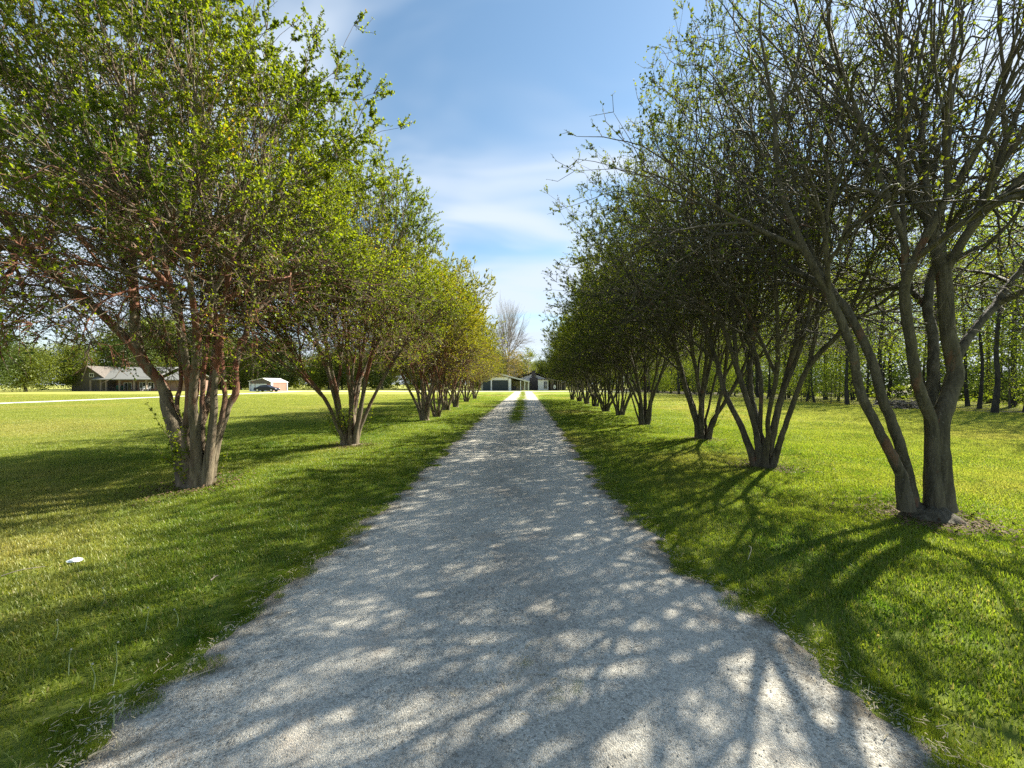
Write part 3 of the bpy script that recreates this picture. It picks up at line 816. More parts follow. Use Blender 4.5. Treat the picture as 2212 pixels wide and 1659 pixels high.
def tree_parts(name_seed, big, small, leafpts, density=1.0, leaf=0.042, n_tw=3, tw_len=(0.12, 0.34), per=6,
               bark=None, leafm=None, keepfn=None, bigsub=4, shell=None):
    g = np.random.default_rng(name_seed + 500)
    chains = []
    for P, r in big:
        Q, rr = spline(P, r, bigsub)
        chains.append((Q + g.normal(0, 0.0035, Q.shape), rr * (1 + g.normal(0, 0.03, len(rr))), 10))
    trunk = mesh_np('trunk', *tubes(chains), bark, True)
    chains = []
    for P, r in small:
        k = 6 if r[0] > 0.02 else (4 if r[0] > 0.01 else 3)
        Q, rr = spline(P, r, 3 if k > 3 else 2)
        chains.append((Q + g.normal(0, 0.004, Q.shape), rr, k))
    # leafy twigs
    tw_P, tw_D, tw_L = [], [], []
    for (p, d, f) in leafpts:
        kk = n_tw if f > 0.9 else (n_tw - 1 if f > 0.5 else 1)
        for _ in range(kk):
            dd = d * (1.1 if f > 0.9 else 0.55) + g.normal(0, 0.6, 3) + np.array([0, 0, 0.25])
            tw_P.append(p); tw_D.append(dd / np.linalg.norm(dd)); tw_L.append(g.uniform(*tw_len))
    tw_P, tw_D, tw_L = np.array(tw_P), np.array(tw_D), np.array(tw_L)
    n = len(tw_P)
    bend = g.normal(0, 0.14, (n, 3)) * tw_L[:, None]
    mid = tw_P + tw_D * tw_L[:, None] * 0.5 + bend
    end = tw_P + tw_D * tw_L[:, None] + bend * 0.4
    # twigs as 3-sided tubes, vectorised
    th = np.arange(3) * 2 * np.pi / 3
    A = nrm(np.cross(tw_D, np.array([0.3, 0.2, 0.93]))); B = np.cross(tw_D, A)
    rings = []
    for C, rr in ((tw_P, 0.0042), (mid, 0.0032), (end, 0.0016)):
        rings.append(C[:, None, :] + rr * (np.cos(th)[None, :, None] * A[:, None, :] + np.sin(th)[None, :, None] * B[:, None, :]))
    TV = np.concatenate(rings, 1).reshape(-1, 3)
    i0 = np.arange(n)[:, None, None] * 9; lv = np.arange(2)[None, :, None] * 3; j = np.arange(3)[None, None, :]; j2 = (j + 1) % 3
    TF = np.stack([i0 + lv + j, i0 + lv + j2, i0 + lv + 3 + j2, i0 + lv + 3 + j], 3).reshape(-1, 4)
    BV, BF = tubes(chains)
    BV2 = np.concatenate([BV, TV]); BF2 = np.concatenate([BF, TF + len(BV)])
    branches = mesh_np('branches', BV2, BF2, bark, True)
    # leaves
    prob = np.ones(n) * density
    if shell is not None:
        cc, aa = shell
        rn = np.linalg.norm((end - np.array(cc)) / np.array(aa), axis=1)
        prob = prob * (0.16 + 1.35 * smooth(0.50, 0.92, rn)) * (0.14 + 0.96 * smooth(2.6, 5.0, end[:, 2]))
    prob = prob * np.clip(g.lognormal(-0.15, 0.55, n), 0, 3)
    if keepfn is not None: prob = prob * keepfn(end)
    cnt = g.poisson(per * prob)
    idx = np.repeat(np.arange(n), cnt)
    m = len(idx)
    u = g.uniform(0.15, 1.05, m)
    base = np.where(u[:, None] < 0.5, tw_P[idx] + (mid[idx] - tw_P[idx]) * (u[:, None] * 2), mid[idx] + (end[idx] - mid[idx]) * (u[:, None] * 2 - 1))
    ld = nrm(tw_D[idx] * 0.5 + g.normal(0, 0.8, (m, 3)) + np.array([0, 0, 0.15]))
    sd = nrm(np.cross(ld, g.normal(0, 1, (m, 3))))
    nn = np.cross(ld, sd)
    L = leaf * g.uniform(0.55, 1.25, m)[:, None]; W = L * g.uniform(0.5, 0.72, m)[:, None]
    v0 = base; v2 = base + ld * L
    v1 = base + ld * L * 0.5 + sd * W * 0.5 + nn * L * 0.10
    v3 = base + ld * L * 0.5 - sd * W * 0.5 + nn * L * 0.10
    LV = np.stack([v0, v1, v2, v3], 1).reshape(-1, 3)
    i = np.arange(m) * 4
    LF = np.concatenate([np.stack([i, i + 1, i + 2], 1), np.stack([i, i + 2, i + 3], 1)])
    # tint: clumps share a tone, with some leaf-to-leaf scatter
    tone = 0.44 + 0.22 * np.sin(base[:, 0] * 2.1 + name_seed) * np.sin(base[:, 1] * 1.9 + 1.3) + 0.18 * np.sin(base[:, 2] * 2.6 + base[:, 0] * 1.4)
    tint = np.clip(tone + g.normal(0, 0.17, m), 0, 1)
    foliage = mesh_np('foliage', LV, LF, leafm, False, {'tint': np.repeat(tint, 4)})
    return trunk, branches, foliage, m

def root_flare(g, r, lobes, h, mat, wide=1.0):
    h = h * 0.6
    """Buttressed stump at the foot of a clump."""
    nth, nz = 36, 9
    V = []
    ph = g.uniform(0, 6.28, 3)
    for k in range(nz):
        z = -0.05 + (h + 0.05) * k / (nz - 1)
        f = (k / (nz - 1))
        for i in range(nth):
            a = 2 * math.pi * i / nth
            lob = 1 + 0.09 * math.sin(lobes * a + ph[0]) + 0.06 * math.sin((lobes * 2 + 1) * a + ph[1]) + 0.05 * math.sin(13 * a + ph[2] + 4 * f) + g.normal(0, 0.02)
            rr = r * lob * (0.84 + 0.42 * (1 - f) ** 2.0) * wide * (1 - 0.55 * f ** 3)
            V.append((rr * math.cos(a), rr * math.sin(a), z + 0.02 * math.sin(5 * a + ph[1])))
    V.append((0, 0, h - 0.03))
    i = np.arange(nth); F = []
    for k in range(nz - 1):
        F.append(np.stack([k * nth + i, k * nth + (i + 1) % nth, (k + 1) * nth + (i + 1) % nth, (k + 1) * nth + i], 1))
    Tt = np.stack([(nz - 1) * nth + i, (nz - 1) * nth + (i + 1) % nth, np.full(nth, nz * nth)], 1)
    return mesh_np('root_flare', np.array(V), [np.concatenate(F), Tt], mat, True)

def basal_shoots(g, n, rad, hmax, leafm, bark, side=None):
    """Young leafy shoots from the foot of the clump: stems and leaves in one sub-mesh each."""
    chains = []; anchors = []
    for _ in range(n):
        a = g.uniform(0, 6.283) if side is None else g.normal(side, 0.9)
        r0 = rad * g.uniform(0.6, 1.05)
        z0 = g.uniform(0.05, 0.55)
        h = g.uniform(0.25, hmax)
        out = g.uniform(0.1, 0.75) * h
        p0 = np.array([r0 * math.cos(a), r0 * math.sin(a), z0])
        p1 = p0 + np.array([out * 0.55 * math.cos(a), out * 0.55 * math.sin(a), h * 0.4])
        p2 = p0 + np.array([out * math.cos(a + 0.2), out * math.sin(a + 0.2), h])
        Q, rr = spline(np.array([p0, p1, p2]), np.array([0.006, 0.004, 0.0015]), 4)
        chains.append((Q, rr, 4))
        for q in Q[2:]: anchors.append((q, nrm(p2 - p0)))
    V, F = tubes(chains)
    shoot = mesh_np('basal_shoot', V, F, bark, True)
    P = np.array([q for q, _ in anchors]); D = np.array([d for _, d in anchors])
    idx = np.repeat(np.arange(len(P)), 6); m = len(idx)
    b = P[idx] + g.normal(0, 0.02, (m, 3)); ld = nrm(D[idx] * 0.3 + g.normal(0, 0.8, (m, 3)))
    sd = nrm(np.cross(ld, g.normal(0, 1, (m, 3))))
    L = 0.045 * g.uniform(0.6, 1.3, m)[:, None]
    LV = np.stack([b, b + ld * L * 0.5 + sd * L * 0.28, b + ld * L, b + ld * L * 0.5 - sd * L * 0.28], 1).reshape(-1, 3)
    i = np.arange(m) * 4
    lf = mesh_np('leaves', LV, np.stack([i, i + 1, i + 2, i + 3], 1), leafm, False, {'tint': np.repeat(np.clip(g.normal(0.5, 0.2, m), 0, 1), 4)})
    return shoot, lf

def auto_stems(g, n, spread=0.22, lean=(6, 26), h=(0.8, 1.5), thickest=None):
    st = []
    a0 = g.uniform(0, 6.28)
    for k in range(n):
        a = a0 + k * 2.399 + g.normal(0, 0.2)
        rr = spread * (0.35 + 0.65 * g.uniform(0.2, 1))
        if k < 2: rr *= 0.4
        ln = R(g.uniform(*lean)) * (0.4 if k < 2 else 1.0)
        H = g.uniform(*h)
        dx, dy = math.cos(a), math.sin(a)
        p = []
        for f in (0.0, 0.3, 0.65, 1.0):
            z = -0.03 + H * f
            o = rr * (0.75 + 0.25 * f) + math.tan(ln) * H * f ** 1.25
            p.append(np.array([dx * o, dy * o, z]) + (g.normal(0, 0.025, 3) * np.array([1, 1, 0]) if f > 0 else 0))
        st.append((np.array(p), g.uniform(0.2, 0.6)))
    return st

def make_tree_meshes(seed, stems, tips, bark, leafm, **kw):
    tp = {k: kw.pop(k) for k in ('r_tip', 'exp_', 'steps', 'jit', 'up', 'base_k') if k in kw}
    b, s, lp = grow_tree(seed, stems, tips, **tp)
    return tree_parts(seed, b, s, lp, bark=bark, leafm=leafm, **kw)

def place_myrtle(root, meshes, flare=None, shoots=None):
    trunk, branches, foliage = meshes[:3]
    tr = obj('trunk', trunk, root)
    if flare is not None: obj('root_flare', flare, tr)
    obj('branches', branches, root)
    obj('foliage', foliage, root)
    if shoots is not None:
        s = obj('basal_shoot', shoots[0], root); obj('leaves', shoots[1], s)

LG, RG = 'crape myrtles lining the left side of the drive', 'crape myrtles lining the right side of the drive'
ORD = ['first', 'second', 'third', 'fourth', 'fifth', 'sixth', 'seventh', 'eighth', 'ninth', 'tenth', 'eleventh', 'twelfth']

def zpt(zx, zy, d, ox, root, dy=0.0):
    """A point of a near tree read off an enlarged view (4 px per view px), local to the tree's root."""
    p = at(ox + zx / 4, d + dy, py=691.2 + zy / 4)
    q = p - root
    return np.array([q.x, q.y, q.z])

# --- left row, tree 1
d1 = 5.88
root = at(428, d1, z=0); root.z = float(height(root.x, root.y))
Z1 = lambda x, y, dy=0: zpt(x, y, d1, 0, root, dy)
stems = [
    (np.array([Z1(1600, 1450), Z1(1520, 1050, .02), Z1(1455, 760, .05), Z1(1400, 560, .05)]), 0.8),
    (np.array([Z1(1625, 1450, .15), Z1(1570, 1000, .3), Z1(1525, 760, .45), Z1(1560, 560, .6)]), 0.3),
    (np.array([Z1(1650, 1450, -.1), Z1(1610, 1000, -.12), Z1(1640, 650, -.2), Z1(1600, 350, -.3)]), 0.6),
    (np.array([Z1(1700, 1450, -.12), Z1(1690, 1050, -.2), Z1(1665, 700, -.35), Z1(1690, 350, -.5)]), 0.6),
    (np.array([Z1(1760, 1450, .1), Z1(1745, 1050, .12), Z1(1750, 700, .2), Z1(1760, 420, .25)]), 0.5),
    (np.array([Z1(1800, 1450, -.1), Z1(1845, 1000, -.12), Z1(1850, 650, -.15), Z1(1880, 330, -.2)]), 0.5),
    (np.array([Z1(1835, 1450, .0), Z1(1860, 1150, .0), Z1(1915, 880, .02), Z1(1940, 700, .05), Z1(1925, 450, .1)]), 0.5),
    (np.array([Z1(1850, 1440, .1), Z1(1885, 1150, .12), Z1(1960, 760, .15), Z1(2035, 640, .2), Z1(2040, 380, .25)]), 0.5),
    (np.array([Z1(1665, 1450, .1), Z1(1650, 1000, .2), Z1(1700, 620, .3), Z1(1725, 380, .4)]), 0.3),
    (np.array([Z1(1720, 1450, .2), Z1(1720, 1000, .4), Z1(1800, 700, .65), Z1(1840, 450, .9)]), 0.5),
]
for P_, _ in stems:
    for k_i in range(len(P_)):
        f_ = min(1.0, 0.66 + 0.30 * P_[k_i][2])
        P_[k_i][:2] *= f_
g = np.random.default_rng(101)
tips = crown_tips(g, 3000, (-0.6, 0.1, 4.65), (3.35, 2.9, 3.25), 1.5, 0.5)
mL1 = make_tree_meshes(1, stems, tips, M['bark_red'], M['leaf_l'], r_tip=0.0052, exp_=0.375, base_k=1.55, density=1.55, per=13, leaf=0.037, n_tw=5, shell=((-0.65, 0.1, 4.2), (3.35, 2.9, 3.4)))
t_ = empty('crape_myrtle', root, label='nearest tree of the left row, many reddish stems with leafy shoots round its foot', cat='tree', group=LG)
place_myrtle(t_, mL1, root_flare(g, 0.21, 5, 0.22, M['bark_red']), basal_shoots(g, 34, 0.22, 0.75, M['leaf_l'], M['bark_red'], math.pi))

# --- right row, tree 1
d1 = 4.57
rootR = at(2008, d1, z=0); rootR.z = float(height(rootR.x, rootR.y))
Z2 = lambda x, y, dy=0: zpt(x, y, d1, 1659, rootR, dy)
stems = [
    (np.array([Z2(1440, 1640), Z2(1430, 1300), Z2(1430, 950), Z2(1350, 720, -.02), Z2(1275, 480, -.05), Z2(1235, 200, -.1)]), 1.1),
    (np.array([Z2(1500, 1640, .03), Z2(1490, 1300, .02), Z2(1485, 900, .0), Z2(1570, 640, .02), Z2(1620, 450, .03), Z2(1560, 150, .05)]), 1.1),
    (np.array([Z2(1440, 1640, .12), Z2(1420, 1100, .15), Z2(1415, 600, .3), Z2(1430, 200, .45)]), 0.7),
    (np.array([Z2(1195, 1640, -.03), Z2(1150, 1350, -.03), Z2(1040, 1120, -.03), Z2(945, 930, -.03), Z2(835, 720, -.03), Z2(765, 500, -.05), Z2(722, 250, -.1)]), 1.0),
    (np.array([Z2(1240, 1640, .08), Z2(1200, 1350, .08), Z2(1140, 1100, .08), Z2(1070, 880, .1), Z2(970, 630, .12), Z2(890, 330, .16)]), 0.8),
    (np.array([Z2(1540, 1640, .16), Z2(1510, 1100, .18), Z2(1500, 800, .2), Z2(1640, 300, .3), Z2(1800, 60, .4)]), 0.7),
]
g = np.random.default_rng(102)
tips = crown_tips(g, 1450, (0.1, 0.4, 4.9), (3.7, 3.0, 3.5), 2.0, 0.6)
def sparse_r1(p):
    return np.clip(0.12 + 0.75 * smooth(0.6, -2.2, p[:, 0]) + 0.15 * smooth(3.5, 1.5, p[:, 2]), 0, 1)
mR1 = make_tree_meshes(2, stems, tips, M['bark_grey'], M['leaf_r'], r_tip=0.0068, exp_=0.375, base_k=1.35, shell=((0.1, 0.4, 4.5), (3.7, 3.0, 3.8)), density=0.8, per=8, leaf=0.040, n_tw=2, keepfn=sparse_r1, tw_len=(0.15, 0.4))
t_ = empty('crape_myrtle', rootR, label='nearest tree of the right row, thick forked trunk on a broad gnarled stump', cat='tree', group=RG)
place_myrtle(t_, mR1, root_flare(g, 0.27, 4, 0.26, M['bark_grey'], 1.08))
R1_root = t_

# --- the other near trees: one of a kind each
def unique_tree(seed, px, d, label, grp, bark, leafm, nst, ntip, ax, c, density, shoots=None, spread=0.22, lean=(5, 22), hgt=None, per=6, leaf=0.046, h=(0.8, 1.5), keepfn=None, exp_=0.385, flare=0.2, n_tw=3):
    g = np.random.default_rng(seed)
    root = at(px, d, z=0); root.z = float(height(root.x, root.y))
    stems = auto_stems(g, nst, spread, lean, h)
    tips = crown_tips(g, ntip, c, ax, 1.8, 0.5)
    ms = make_tree_meshes(seed, stems, tips, bark, leafm, r_tip=0.0054, base_k=1.45, exp_=exp_, density=density, per=per, leaf=leaf, keepfn=keepfn, n_tw=n_tw, shell=((c[0], c[1], c[2] - 0.4), (ax[0], ax[1], ax[2] * 1.1)))
    t = empty('crape_myrtle', root, label=label, cat='tree', group=grp)
    sh = basal_shoots(g, shoots[0], 0.2, shoots[1], leafm, bark, shoots[2]) if shoots else None
    place_myrtle(t, ms, root_flare(g, flare, 5, 0.2, bark), sh)
    return t
unique_tree(21, 757, 9.79, 'second tree of the left row, cinnamon stems above a cut stubby foot', LG, M['bark_red'], M['leaf_l'], 11, 2400, (2.75, 2.7, 2.9), (-0.25, 0, 4.55), 1.5, (26, 0.8, math.pi), 0.2, (5, 20), flare=0.24, per=12, leaf=0.038, n_tw=4)
unique_tree(31, 1650, 7.35, 'second tree of the right row, slim stems leaning out from a narrow foot', RG, M['bark_grey'], M['leaf_r'], 8, 1900, (3.5, 2.9, 3.4), (-0.1, 0, 5.0), 0.8, None, 0.16, (8, 26), flare=0.18, per=10, leaf=0.038, n_tw=4)
unique_tree(32, 1520, 10.57, 'third tree of the right row, thick upright trunk with a red-brown patch at its foot', RG, M['bark_grey'], M['leaf_r'], 10, 2100, (3.5, 2.9, 3.3), (-0.1, 0, 4.9), 1.15, (6, 0.7, 0), 0.2, (4, 20), flare=0.22, per=12, leaf=0.042, n_tw=4)

# --- prototypes for the rest of both rows
def proto(seed, bark, leafm, density, ntip=1700, nst=11, per=10, leaf=0.048):
    g = np.random.default_rng(seed)
    stems = auto_stems(g, nst, 0.2, (5, 24))
    tips = crown_tips(g, ntip, (0, 0, 4.5), (3.0, 2.9, 3.05), 1.7, 0.45)
    ms = make_tree_meshes(seed, stems, tips, bark, leafm, r_tip=0.0056, exp_=0.385, base_k=1.4, density=density, per=per, leaf=leaf, shell=((0, 0, 4.1), (3.1, 2.9, 3.3)))
    return ms, root_flare(g, 0.23, 5, 0.2, bark)
pl = [proto(41, M['bark_red'], M['leaf_y'], 1.8), proto(42, M['bark_red'], M['leaf_y'], 1.9), proto(43, M['bark_red'], M['leaf_y'], 1.9)]
pr = [proto(51, M['bark_grey'], M['leaf_r'], 1.9, 1700), proto(52, M['bark_grey'], M['leaf_r'], 1.9, 1700), proto(53, M['bark_grey'], M['leaf_r'], 1.9, 1700)]
left_spots = [(918, 16.5), (943, 18.9), (965, 22.9), (985, 26.6), (1007, 33.8), (1026, 41.5)]
left_look = ['third tree of the left row, single pale foot standing beside the lawn shadow', 'fourth tree of the left row, close behind the third one',
             'fifth tree of the left row, reddish stems and yellow-green crown', 'sixth tree of the left row, pale root flare in a sunlit spot',
             'seventh tree of the left row, short dark bushy foot in shade', 'last tree of the left row, bright yellow crown nearest the garage']
for k, ((px, d), lb) in enumerate(zip(left_spots, left_look)):
    root = at(px, d, z=0); root.z = float(height(root.x, root.y))
    t = empty('crape_myrtle', root, rz=k * 2.1 + 0.5, label=lb, cat='tree', group=LG)
    s = (1.03, 0.91, 1.06, 0.96, 1.02, 0.94)[k]; t.scale = (s, s, s)
    t.rotation_euler[0] = R((2, -3, 1.5, -2, 3, -1)[k]); t.rotation_euler[1] = R((-2, 1, 3, -1.5, 2, -3)[k])
    place_myrtle(t, pl[k % 3][0], pl[k % 3][1])
right_spots = [(1391, 14.9), (1340, 18.8), (1309, 22.4), (1287, 25.9), (1268, 30.5), (1252, 34.0), (1237, 38.4)]
right_look = ['fourth tree of the right row, wide fork of three trunks low over the grass', 'fifth tree of the right row, red new leaves beside its foot',
              'sixth tree of the right row, thin stem leaning out to its right', 'seventh tree of the right row, broad dark clump of stems',
              'eighth tree of the right row, slim foot at the end of a short shadow', 'ninth tree of the right row, between two like slim ones',
              'farthest tree of the right row, nearest the house porch']
for k, ((px, d), lb) in enumerate(zip(right_spots, right_look)):
    root = at(px, d, z=0); root.z = float(height(root.x, root.y))
    t = empty('crape_myrtle', root, rz=k * 1.7 + 1.0, label=lb, cat='tree', group=RG)
    s = (1.04, 0.97, 1.06, 0.92, 1.0, 0.95, 1.0)[k]; t.scale = (s, s, s)
    t.rotation_euler[0] = R((-2, 3, -1, 2, -3, 1, 2)[k]); t.rotation_euler[1] = R((2, -2, 3, -3, 1, -1, 2)[k])
    place_myrtle(t, pr[k % 3][0], pr[k % 3][1])

# --- trees of the woods
def wood_tree_meshes(seed, H, r0, c_lo, crown_r, ntip, leafm, per, leaf, bark, bend=0.25, br=1.0, n_tw=2, tw=(0.3, 0.8), density=1.0, zmin=None):
    g = np.random.default_rng(seed)
    n = 9
    zz = np.linspace(-0.1, H * 0.9, n)
    P = np.c_[np.cumsum(g.normal(0, bend * 0.35, n)) * 0.5, np.cumsum(g.normal(0, bend * 0.35, n)) * 0.5, zz]; P[0, :2] = 0
    rad = r0 * (1 - 0.8 * np.linspace(0, 1, n)) ; rad[0] *= 1.35
    Q, rr = spline(P, rad, 3)
    trunk = mesh_np('trunk', *tubes([(Q, rr, 9)]), bark, True)
    chains = []; lp = []
    for _ in range(ntip):
        f = g.uniform(c_lo, 1.0)
        z0 = H * 0.9 * f * g.uniform(0.86, 1.0)
        p0 = np.array([np.interp(z0, P[:, 2], P[:, 0]), np.interp(z0, P[:, 2], P[:, 1]), z0])
        a = g.uniform(0, 6.283)
        env = math.sin(math.pi * min(1, max(0.02, (f - c_lo) / (1 - c_lo) * 0.82 + 0.16))) ** 0.7
        L = crown_r * env * g.uniform(0.45, 1.05) + 0.3
        rise = L * g.uniform(0.15, 0.8)
        p2 = p0 + np.array([math.cos(a) * L, math.sin(a) * L, rise])
        p1 = (p0 + p2) / 2 + np.array([g.normal(0, 0.08) * L, g.normal(0, 0.08) * L, -0.08 * L])
        chains.append((*spline(np.array([p0, p1, p2]), np.array([0.02 + 0.012 * L, 0.015 + 0.006 * L, 0.008]) * br, 2), 4))
        for q, w_ in ((p1, 0.6), ((p1 + p2) / 2, 0.8), (p2, 1.0)): lp.append((q + g.normal(0, 0.1, 3), nrm(p2 - p0), w_))
    V, F = tubes(chains)
    br = mesh_np('branches', V, F, bark, True)
    Pp = np.array([q for q, _, _ in lp]); ww = np.array([w for _, _, w in lp])
    idx = np.repeat(np.arange(len(Pp)), g.poisson(per * density * ww)); m = len(idx)
    spread = 0.26 * crown_r + 0.2
    b = Pp[idx] + g.normal(0, spread, (m, 3)) * np.array([1, 1, 0.6])
    ld = nrm(g.normal(0, 1, (m, 3))); sd = nrm(np.cross(ld, g.normal(0, 1, (m, 3))))
    L = leaf * g.uniform(0.6, 1.4, m)[:, None]
    LV = np.stack([b, b + ld * L * 0.5 + sd * L * 0.32, b + ld * L, b + ld * L * 0.5 - sd * L * 0.32], 1).reshape(-1, 3)
    i = np.arange(m) * 4
    tone = 0.45 + 0.25 * np.sin(b[:, 0] * 1.1 + seed) * np.sin(b[:, 1] * 1.2) + 0.2 * np.sin(b[:, 2] * 1.3 + b[:, 0])
    fo = mesh_np('foliage', LV, np.stack([i, i + 1, i + 2, i + 3], 1), leafm, False, {'tint': np.repeat(np.clip(tone + g.normal(0, 0.15, m), 0, 1), 4)})
    return trunk, br, fo

def place_wood(name, ms, x, y, s, rz, **k):
    t = empty(name, (x, y, float(height(x, y))), rz, **k)
    t.scale = (s, s, s)
    obj('trunk', ms[0], t); obj('branches', ms[1], t); obj('foliage', ms[2], t)
    return t

tall = [wood_tree_meshes(60 + k, (15, 16.5, 14)[k], (0.11, 0.145, 0.09)[k], 0.26, (3.2, 3.6, 3.0)[k], 70, M['leaf_w'], 12, 0.13, M['bark_dark'], bend=0.4, br=0.5) for k in range(3)]
sap = [wood_tree_meshes(70 + k, (5.2, 6.8, 4.0)[k], (0.045, 0.06, 0.035)[k], 0.15, (1.6, 1.9, 1.5)[k], 60, M['leaf_w'], 36, 0.085, M['bark_pine'], bend=0.2, br=0.4) for k in range(3)]
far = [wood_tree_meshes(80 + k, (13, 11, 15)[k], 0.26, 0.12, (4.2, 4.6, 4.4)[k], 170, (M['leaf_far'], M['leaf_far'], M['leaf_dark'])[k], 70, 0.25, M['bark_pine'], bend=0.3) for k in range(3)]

# right-hand wood: edge about 24 m from the drive
g = np.random.default_rng(900)
WG = 'tall trunks of the wood on the right'
rows = []
for row in range(6):
    for k in range(26):
        y = 12 + k * 3.3 + row * 1.1 + g.normal(0, 0.8)
        x = 26.6 - 0.045 * y + row * 2.6 + g.normal(0, 0.8)
        rows.append((x, y, row))
items = []
for (x, y, row) in rows:
    px, d = project((x, y))
    if d < 8 or px > 2330: continue
    items.append((px, x, y, row))
items.sort(key=lambda t: -t[0])
def nth(k):
    return str(k) + ('th' if 10 <= k % 100 <= 20 else {1: 'st', 2: 'nd', 3: 'rd'}.get(k % 10, 'th'))
for n_, (px, x, y, row) in enumerate(items):
    place_wood('woodland_tree', tall[n_ % 3], x, y, g.uniform(0.8, 1.1), g.uniform(0, 6.28),
               label=f'tall dark trunk in the right wood, {nth(n_ + 1)} trunk counted from the right edge', cat='tree', group=WG)
items = []
for k in range(16):
    y = 10 + k * 5.2 + g.normal(0, 0.5)
    x = 25.2 - 0.045 * y + abs(g.normal(0, 1.6)) + (0 if k % 3 else 3.5)
    px, d = project((x, y))
    if d < 8 or px > 2330: continue
    items.append((px, x, y))
items.sort(key=lambda t: -t[0])
for n_, (px, x, y) in enumerate(items):
    place_wood('sapling', sap[n_ % 3], x, y, g.uniform(0.65, 1.15), g.uniform(0, 6.28),
               label=f'light green sapling at the right wood edge, {nth(n_ + 1)} counted from the right edge', cat='sapling', group='saplings along the edge of the right wood')

# far treeline behind the houses and along the left
items = []
for k in range(34):
    x = -122 + k * 4.9 + g.normal(0, 1.0)
    y = 108 + g.normal(0, 3) + (0 if k % 2 else 7)
    s = 0.95 + 0.65 * float(smooth(-60, -115, x)) + g.normal(0, 0.08)
    if -14 < x < 8: s *= 0.75
    items.append((x, y, s, k % 3))
for k in range(6):
    items.append((-92 - g.uniform(0, 9) - k * 0.8, 98 - k * 7.5, 0.9 + g.normal(0, 0.1), (k + 1) % 3))
for k in range(10):
    items.append((36 + g.uniform(0, 16), 96 + g.uniform(-6, 14), 1.05, k % 3))
items.sort(key=lambda t: project(t)[0])
for n_, (x, y, s, v) in enumerate(items):
    place_wood('leafy_tree', far[v], x, y, s, g.uniform(0, 6.28),
               label=f'leafy tree of the far treeline, {nth(n_ + 1)} counted from the left edge', cat='tree', group='trees of the far treeline behind the houses')

def leaf_mass(name, boxes, leafm, label, cat):
    """A stretch of wood or undergrowth that reads as one mass: many leaf clumps in depth."""
    g = np.random.default_rng(len(boxes) * 7 + 3)
    B = []; Ls = []
    for (x0, y0, x1, y1, depth, h, n, leaf, cl) in boxes:
        nc = n // cl
        t = g.uniform(0, 1, nc); dp = g.uniform(0, 1, nc) * depth
        dx, dy = x1 - x0, y1 - y0; LL = math.hypot(dx, dy); nx_, ny_ = -dy / LL, dx / LL
        top = h * (0.72 + 0.16 * np.sin(t * LL * 0.55) + 0.12 * np.sin(t * LL * 1.7 + 1) + 0.12 * np.sin(t * LL * 0.21 + 2))
        c = np.stack([x0 + dx * t + nx_ * dp, y0 + dy * t + ny_ * dp, top * g.uniform(0.02, 1, nc) ** 0.9], 1)
        idx = np.repeat(np.arange(nc), cl)
        B.append(c[idx] + g.normal(0, 1, (len(idx), 3)) * np.array([0.10, 0.10, 0.06]) * min(h, 8) * 0.7)
        Ls.append(np.full(len(idx), leaf))
    b = np.concatenate(B); L = np.concatenate(Ls)[:, None]; b[:, 2] = np.abs(b[:, 2]); m = len(b)
    L = L * g.uniform(0.6, 1.4, (m, 1))
    ld = nrm(g.normal(0, 1, (m, 3))); sd = nrm(np.cross(ld, g.normal(0, 1, (m, 3))))
    LV = np.stack([b, b + ld * L * 0.5 + sd * L * 0.32, b + ld * L, b + ld * L * 0.5 - sd * L * 0.32], 1).reshape(-1, 3)
    i = np.arange(m) * 4
    tone = 0.45 + 0.25 * np.sin(b[:, 0] * 0.9) * np.sin(b[:, 1] * 0.8) + 0.2 * np.sin(b[:, 2] * 1.1 + b[:, 0])
    return obj(name, mesh_np(name, LV, np.stack([i, i + 1, i + 2, i + 3], 1), leafm, False, {'tint': np.repeat(np.clip(tone + g.normal(0, 0.15, m), 0, 1), 4)}), kind='stuff', label=label, cat=cat)
leaf_mass('undergrowth', [(30.0, 10, 26.0, 95, -9, 1.8, 12000, 0.10, 26)], M['leaf_w'], 'low light green undergrowth along the foot of the right wood', 'undergrowth')
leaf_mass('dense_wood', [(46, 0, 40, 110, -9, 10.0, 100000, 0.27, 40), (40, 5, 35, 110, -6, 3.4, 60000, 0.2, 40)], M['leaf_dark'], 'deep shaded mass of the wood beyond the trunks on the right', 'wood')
leaf_mass('far_wood', [(-150, 128, 75, 128, 8, 13, 120000, 0.45, 50), (-118, 40, -126, 128, 8, 13, 40000, 0.36, 50), (-130, 112, 70, 112, 5, 3.2, 36000, 0.22, 40)], M['leaf_far'], 'continuous green wood closing the far side of the lawn', 'wood')

# big bare tree, rusty tree and pale tree behind the middle house
g = np.random.default_rng(77)
st = auto_stems(g, 1, 0.02, (1, 3), (5, 6)); st[0] = (st[0][0], 1.0)
tips = crown_tips(g, 1500, (0, 0, 15.5), (6.2, 6.0, 9.0), 6, 0.5)
b, s_, lp = grow_tree(77, st, tips, r_tip=0.018, exp_=0.40, steps=(0.13, 0.26))
ch = [(*spline(P, r, 2), 7) for P, r in b]; chs = [(*spline(P, r, 1), 4) for P, r in s_]
p = at(1098, 104, z=0)
t = empty('bare_tree', p, label='big leafless grey tree rising behind the house roof', cat='tree')
obj('trunk', mesh_np('trunk', *tubes(ch), M['bark_bare'], True), t)
obj('branches', mesh_np('branches', *tubes(chs), M['bark_bare'], True), t)
ms = wood_tree_meshes(91, 11, 0.16, 0.2, 3.2, 90, M['leaf_rust'], 14, 0.28, M['bark_bare'], bend=0.3)
p = at(1112, 100, z=0)
place_wood('leafy_tree', ms, p.x, p.y, 1.0, 1.0, label='rusty orange leafing tree behind the garage roof', cat='tree')
